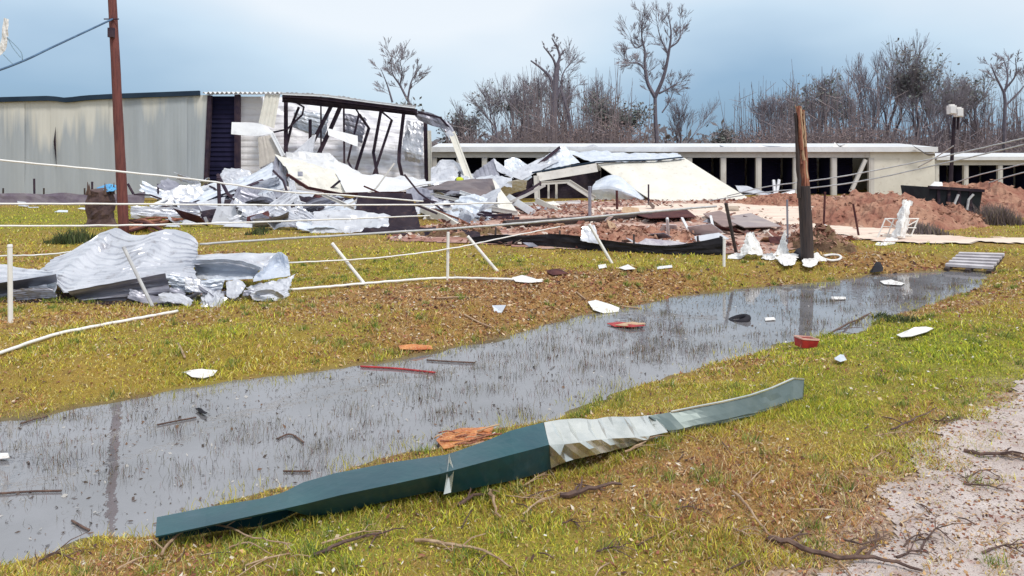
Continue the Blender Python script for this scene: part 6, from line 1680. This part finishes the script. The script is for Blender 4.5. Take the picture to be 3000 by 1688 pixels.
def limb_tree(lab, d, trunk, limbs, seed, r0, twig=1.0, name='bare_tree', group='bare trees behind the storage buildings'):
    rn = random.Random(seed)
    base = Vector((W(trunk[0][0], 0, d).x, d, 0))
    root = empty(name, base, lab, 'tree', group)
    tr_, tw = MB(), MB()
    pts = [base] + [W(x_, y_, d) for x_, y_ in trunk]
    tr_.tube(smooth_pts(pts, 4), r0, r0 * 0.65, 7)
    for limb, ra, rb, dz in limbs:
        lp_ = [W(x_, y_, d + dz * k / max(len(limb) - 1, 1)) for k, (x_, y_) in enumerate(limb)]
        sp_ = smooth_pts(lp_, 5)
        tr_.tube(sp_, ra, rb, 5)
        if twig:
            for i in range(2, len(sp_)):
                for _ in range(rn.choice([1, 1, 2])):
                    if rn.random() < twig:
                        dr = (sp_[i] - sp_[i - 1]).normalized()
                        o_ = Matrix.Rotation(rn.uniform(0, 6.28), 3, dr) @ dr.orthogonal().normalized()
                        nd = (dr * .55 + o_ * .8 + Vector((0, 0, .2))).normalized()
                        grow(tw, tr_, sp_[i], nd, rn.uniform(.9, 2.0) * twig, rb * 0.5, 3, 5, 0.5, rn, 0.25, 0.02)
    tr_.build('trunk', BARK, root)
    if tw.v:
        tw.build('crown', TWIG, root)
    return root

limb_tree('tall dead tree with a few thick bare limbs and no twigs', 84, [(1622, 430), (1624, 300), (1630, 215), (1632, 190)],
          [([(1622, 262), (1610, 226), (1585, 200), (1555, 178)], .22, .09, 1), ([(1630, 200), (1620, 172), (1592, 136)], .18, .07, -1), ([(1632, 192), (1640, 166), (1632, 140), (1617, 112)], .2, .07, .5), ([(1639, 168), (1650, 150)], .12, .06, 0), ([(1626, 300), (1640, 260), (1652, 232)], .14, .05, 1)], 5, .42, twig=0.25, name='dead_tree')
limb_tree('slender curved trunk right of the tall dead tree', 88, [(1672, 430), (1668, 350), (1655, 300), (1642, 262)], [([(1642, 262), (1650, 215), (1672, 185)], .12, .05, 1), ([(1655, 300), (1690, 250)], .1, .04, 1)], 6, .26, twig=0.9)
limb_tree('tallest bare tree forking into two long limbs', 90, [(1924, 430), (1920, 350), (1919, 285)],
          [([(1919, 285), (1897, 242), (1889, 190), (1889, 150), (1880, 105), (1882, 40)], .26, .05, 1.5), ([(1919, 285), (1945, 222), (1960, 150), (1966, 95), (1958, 45)], .26, .05, -1.5),
           ([(1930, 274), (1962, 258), (1990, 240)], .14, .05, 0), ([(1889, 205), (1872, 186), (1848, 184), (1830, 175)], .12, .04, 0), ([(1962, 140), (1990, 115), (1992, 60)], .12, .04, 0), ([(1958, 160), (1935, 110), (1925, 70)], .11, .04, 0), ([(1886, 130), (1860, 140), (1845, 100)], .1, .03, 1), ([(1940, 330), (1960, 300), (1975, 262)], .1, .03, 1)], 8, .32, twig=0.75)
limb_tree('slim bare tree rising behind the sagging warehouse roof', 78, [(1206, 430), (1202, 330), (1195, 290)],
          [([(1195, 295), (1172, 250), (1150, 215), (1146, 168)], .14, .04, 1), ([(1150, 300), (1135, 250), (1115, 200)], .12, .03, 0), ([(1195, 290), (1205, 240), (1225, 205)], .12, .04, 0), ([(1172, 250), (1178, 210), (1170, 180)], .1, .03, -1)], 9, .2, twig=0.6)
limb_tree('bare tree with purple-grey forked top at right edge', 82, [(2943, 440), (2943, 350), (2945, 300), (2940, 265)],
          [([(2940, 270), (2915, 220), (2906, 195)], .14, .05, 0), ([(2944, 268), (2952, 220), (2940, 172)], .14, .04, 1), ([(2944, 262), (2975, 220), (2975, 170)], .13, .04, -1), ([(2946, 310), (2985, 270), (3010, 240)], .12, .05, 0)], 10, .24, twig=0.6)
TL = [  # label, px, top, d, spread, levels, ivy, ivy_top
    ('small rounded bare tree left of twiggy grove', 1385, 290, 92, .6, 5, 900, False),
    ('wide twiggy bare tree at left of the grove', 1455, 222, 90, .62, 5, 350, True),
    ('twiggy bare tree second in the grove', 1520, 205, 95, .6, 5, 0, False),
    ('bushy bare tree just left of the tall dead tree', 1578, 208, 92, .55, 5, 300, True),
    ('fine-twigged bare tree just behind the tall dead tree', 1665, 190, 98, .5, 5, 0, False),
    ('airy bare tree between dead tree and rounded evergreen', 1762, 205, 94, .6, 5, 0, False),
    ('dark rounded evergreen-topped tree in the middle', 1790, 262, 86, .7, 5, 2600, True),
    ('small bare tree below the tallest forked tree', 1990, 270, 100, .5, 5, 0, False),
    ('low bare tree at left of the right-hand grove', 2245, 270, 92, .75, 5, 0, False),
    ('bare tree behind the splintered pole top', 2320, 225, 96, .6, 5, 500, True),
    ('broad dark-topped tree right behind broken pole', 2400, 196, 88, .65, 5, 900, True),
    ('dense twiggy tree in the right-hand grove', 2470, 205, 98, .55, 5, 600, False),
    ('tall slender bare tree in the right-hand grove', 2540, 138, 90, .42, 5, 0, False),
    ('tall bare tree topping the right-hand grove', 2600, 100, 96, .42, 5, 0, False),
    ('tallest ivy-topped tree of the right-hand grove', 2690, 124, 88, .5, 5, 2200, True),
    ('leaning dark bare tree beside ivy-topped one', 2740, 205, 84, .6, 5, 300, True),
    ('open-crowned tree with leaf clumps behind the floodlights', 2790, 176, 90, .62, 5, 1000, True),
    ('spreading tree with leaf clumps near right edge', 2870, 184, 92, .65, 5, 800, True),
    ('small dark conical evergreen behind storage roof', 2130, 352, 96, .45, 4, 1800, False),
    ('low evergreen clump behind the sagging warehouse roof', 1212, 290, 70, .32, 4, 500, True)]
for i, (lab, px_, pt_, d_, spd, lv, iv, ivt) in enumerate(TL):
    bare_tree(lab, px_, pt_, d_, 100 + i * 13, spread=spd * .82, maxlev=lv, ivy=int(iv * .55), ivy_top=ivt, trunk_f=RU(.28, .42), upb=.34)
# brushwood that closes the view under the crowns
rn = random.Random(55)
br = MB()
for k in range(7600):
    x_ = rn.uniform(-42, 88)
    y_ = rn.uniform(74, 104)
    hh = rn.uniform(2.2, 5.6) * (1 + 0.35 * math.sin(x_ * 0.23) + 0.2 * math.sin(x_ * .71)) * (1.7 if (-6 < x_ < 15 or 29 < x_ < 66) and rn.random() < .6 else 1)
    b_ = Vector((x_, y_, 0)); t_ = b_ + Vector((rn.gauss(0, .7), rn.gauss(0, .5), hh))
    br.tube([b_, b_.lerp(t_, .55) + Vector((rn.gauss(0, .2), 0, 0)), t_], rn.uniform(.04, .09), .015, 3, cap=False)
    for _ in range(2):
        q = b_.lerp(t_, rn.uniform(.3, .9))
        br.tube([q, q + Vector((rn.gauss(0, .9), rn.gauss(0, .5), rn.uniform(.3, 1.2)))], .04, .015, 3, cap=False)
o_ = br.build('brushwood', mat('brush', (0.22, 0.185, 0.205), (0.28, 0.22, 0.225), 0.25, rough=0.95))
tag(o_, 'dense brown winter brushwood under the far trees', 'brushwood', kind='stuff')
bl = MB()
pts_ = [Vector((rn.uniform(-42, 88), rn.uniform(76, 104), 0)) for _ in range(900)]
for p in pts_:
    hh = 4.3 * (1 + 0.35 * math.sin(p.x * 0.23) + 0.2 * math.sin(p.x * .71))
    leaves(bl, [p + Vector((0, 0, rn.uniform(.2, 1) ** .7 * hh))], 60, .8, .13, rn)
tag(bl.build('dead_leaf_scrub', mat('scrub', (0.19, 0.15, 0.165), (0.25, 0.17, 0.155), 0.18, rough=0.95, c3=(0.15, 0.16, 0.11))), 'brown leafy scrub behind the storage buildings', 'scrub', kind='stuff')
# farther wood as one low band
fw = MB()
for k in range(2600):
    x_ = rn.uniform(-110, 190); y_ = rn.uniform(140, 190)
    hh = rn.uniform(4, 9) * (1 + .2 * math.sin(x_ * .09))
    leaves(fw, [Vector((x_, y_, rn.uniform(0, hh)))], 8, 1.3, .8, rn)
tag(fw.build('far_wood', mat('far_wood_m', (0.12, 0.115, 0.13), (0.16, 0.14, 0.15), 0.05, rough=0.95)), 'low far wood on the horizon', 'wood', kind='stuff')

# ------------------------------------------------------------------ fallen branches and twigs in the front
def branch(lab, px_pts, r, m, seed, twigs=3, lift=0.02, tl=0.18, name='fallen_branch', group=None):
    rn = random.Random(seed)
    pts = [G(x_, y_, lift + (0.02 if 0 < i < len(px_pts) - 1 else 0)) for i, (x_, y_) in enumerate(px_pts)]
    sp_ = smooth_pts(pts, 4)
    sp_ = [p + Vector((rn.gauss(0, r * .5), rn.gauss(0, r * .5), abs(rn.gauss(0, r * .4)))) for p in sp_]
    mb = MB().tube(sp_, r, r * .4, 6, wob=.15)
    for k in range(twigs):
        i = rn.randint(1, len(sp_) - 2)
        dr = (sp_[i + 1] - sp_[i - 1]).normalized()
        sd_ = dr.cross(Vector((0, 0, 1))).normalized() * rn.choice([-1, 1])
        q = sp_[i]; nd = (dr * .8 + sd_ * rn.uniform(.4, .9) + Vector((0, 0, rn.uniform(0, .35)))).normalized()
        e = q + nd * tl * rn.uniform(.5, 1.3)
        e.z = max(e.z, gz(e.x, e.y) + .01)
        mb.tube([q, q.lerp(e, .5) + Vector((rn.gauss(0, .01), 0, .015)), e], r * .5, r * .2, 4)
    return tag(mb.build(name, m), lab, 'branch', group)
branch('pale arched twig in front of teal trim end', [(470, 1650), (520, 1602), (590, 1572), (660, 1580), (740, 1612), (850, 1628)], .010, TWIGP, 1, 5, .05)
branch('pale twig running below the arched one', [(660, 1622), (730, 1610), (800, 1640)], .007, TWIGP, 2, 2)
branch('reddish branch on grass below teal trim', [(918, 1650), (990, 1622), (1080, 1600), (1130, 1570)], .013, TWIGD, 3, 3)
branch('pale stick parallel above the reddish branch', [(940, 1610), (1040, 1588), (1120, 1570)], .007, TWIGP, 4, 1)
branch('pale knobby branch on grass below middle of trim', [(1220, 1598), (1330, 1618), (1420, 1645), (1500, 1690)], .012, TWIGP, 5, 4)
branch('short stub of bark standing below trim tear', [(1434, 1458), (1445, 1490), (1462, 1540)], .016, TWIGP, 6, 1, .03)
branch('dark red bark strip beside the bark stub', [(1340, 1492), (1390, 1474), (1434, 1464)], .016, TWIGD, 7, 1)
branch('thick dark bark slab on grass right of middle', [(1640, 1470), (1720, 1452), (1815, 1434)], .024, TWIGD, 8, 2, .02)
branch('long thin stick at lower right of grass', [(2148, 1452), (2190, 1500), (2240, 1570), (2270, 1592)], .010, TWIGP, 9, 1)
branch('dark rotten branch along the gravel edge', [(2255, 1592), (2330, 1622), (2440, 1655), (2560, 1668), (2700, 1690)], .020, TWIGD, 10, 4)
branch('dark stick poking out of turf at right', [(2612, 1278), (2670, 1252), (2745, 1208)], .010, TWIGD, 11, 1, .04)
branch('dark branch lying on gravel at right edge', [(2830, 1332), (2890, 1350), (2960, 1345), (3040, 1372)], .018, TWIGD, 12, 5)
branch('forked dark twig on gravel near right edge', [(2880, 1640), (2940, 1628), (3010, 1640)], .008, TWIGD, 13, 3)
branch('brown twig tangle on gravel', [(2700, 1620), (2740, 1580), (2800, 1610)], .007, TWIGD, 14, 6)
branch('dark branch trailing from far shore grass into water', [(2430, 985), (2510, 950), (2600, 910), (2690, 895)], .018, TWIGD, 15, 4, .04, .4)
branch('pale broken twig below white crushed trim', [(1832, 1345), (1890, 1325), (1940, 1290), (1965, 1268)], .010, TWIGP, 16, 2, .05)
branch('pale twig tangle at the end of teal paint', [(1530, 1440), (1570, 1420), (1612, 1392)], .008, TWIGP, 17, 5)
branch('pale crossed twig on grass in middle front', [(1530, 1520), (1580, 1490), (1640, 1462)], .008, TWIGP, 18, 3)
branch('slanting pale stick on grass at right of middle', [(2190, 1430), (2215, 1408), (2240, 1385)], .007, TWIGP, 19, 0)
branch('reddish twig heap at bottom left corner', [(100, 1670), (160, 1645), (230, 1660)], .009, TWIGD, 20, 6)
branch('pale straw stalk at bottom left', [(340, 1688), (400, 1662), (450, 1640)], .007, TWIGP, 21, 1)
for i, q in enumerate(([(460, 1248), (520, 1236), (575, 1226)], [(60, 1245), (100, 1232), (140, 1222)], [(810, 1290), (850, 1276), (890, 1300)], [(0, 1450), (90, 1444), (180, 1442)], [(830, 1384), (870, 1385), (908, 1384)], [(210, 1530), (245, 1550), (262, 1558)])):
    line('dark twig floating on the near ditch water', TWIGD, [Vector((*wpt(x_, y_), WZ + .012)) for x_, y_ in q], .009, name='floating_twig', cat='twig', group='twigs floating in the ditch', n=5)
for i in range(16):
    px_, py_ = (RU(2500, 2980), RU(1180, 1680)) if i < 11 else (RU(1500, 2300), RU(1440, 1670))
    w_ = RU(60, 150)
    branch('small reddish twig spray on the gravel verge' if i < 11 else 'small twig spray in the front grass', [(px_ - w_ / 2, py_ + RU(-12, 12)), (px_, py_ + RU(-14, 14)), (px_ + w_ / 2, py_ + RU(-25, 25))], RU(.004, .008), TWIGD if i % 3 else TWIGP, 200 + i, 7, .015, .12, name='twig_spray', group='twig sprays on the verge' if i < 11 else 'twig sprays in the front grass')
# grass grown up against the trim
tx, ty_ = [], []
for rows_, dzf in ((ST, .02), (ST2, .0), (ST3, .0)):
    bp_ = resample([G(*s_[3]) for s_ in rows_], 60)
    for p in bp_:
        for _ in range(16):
            tx.append(p.x + RU(-.03, .03)); ty_.append(p.y + random.gauss(-.07, .05))
tx, ty_ = np.array(tx), np.array(ty_)
cc = np.where((rng.random(len(tx)) < .5)[:, None], PAL_GRN[rng.integers(0, 5, len(tx))], PAL_DRY[rng.integers(0, 5, len(tx))])
tag(blades('bank_grass', tx, ty_, .03 + .07 * rng.random(len(tx)), np.full(len(tx), .006), .9, cc, GRASS), 'longer grass blades against the foot of the metal trim', 'grass', kind='stuff')
# scattered small sticks
for k in range(70):
    px_, py_ = RU(100, 2950), RU(1180, 1690)
    c = G(px_, py_, .02)
    if pond_sd(np.array([c.x]), np.array([c.y]))[0] < .1:
        continue
    a_ = RU(0, 3.14); l_ = RU(.04, .14)
    v = Vector((math.cos(a_), math.sin(a_), 0)) * l_
    line('short broken twig lying in the near grass or gravel', random.choice([TWIGP, TWIGD, TWIGP]), [c - v, c + Vector((RU(-.01, .01), RU(-.01, .01), .012)), c + v], RU(.003, .006), name='twig', cat='twig', group='short twigs on the near bank', n=4, seg=2)
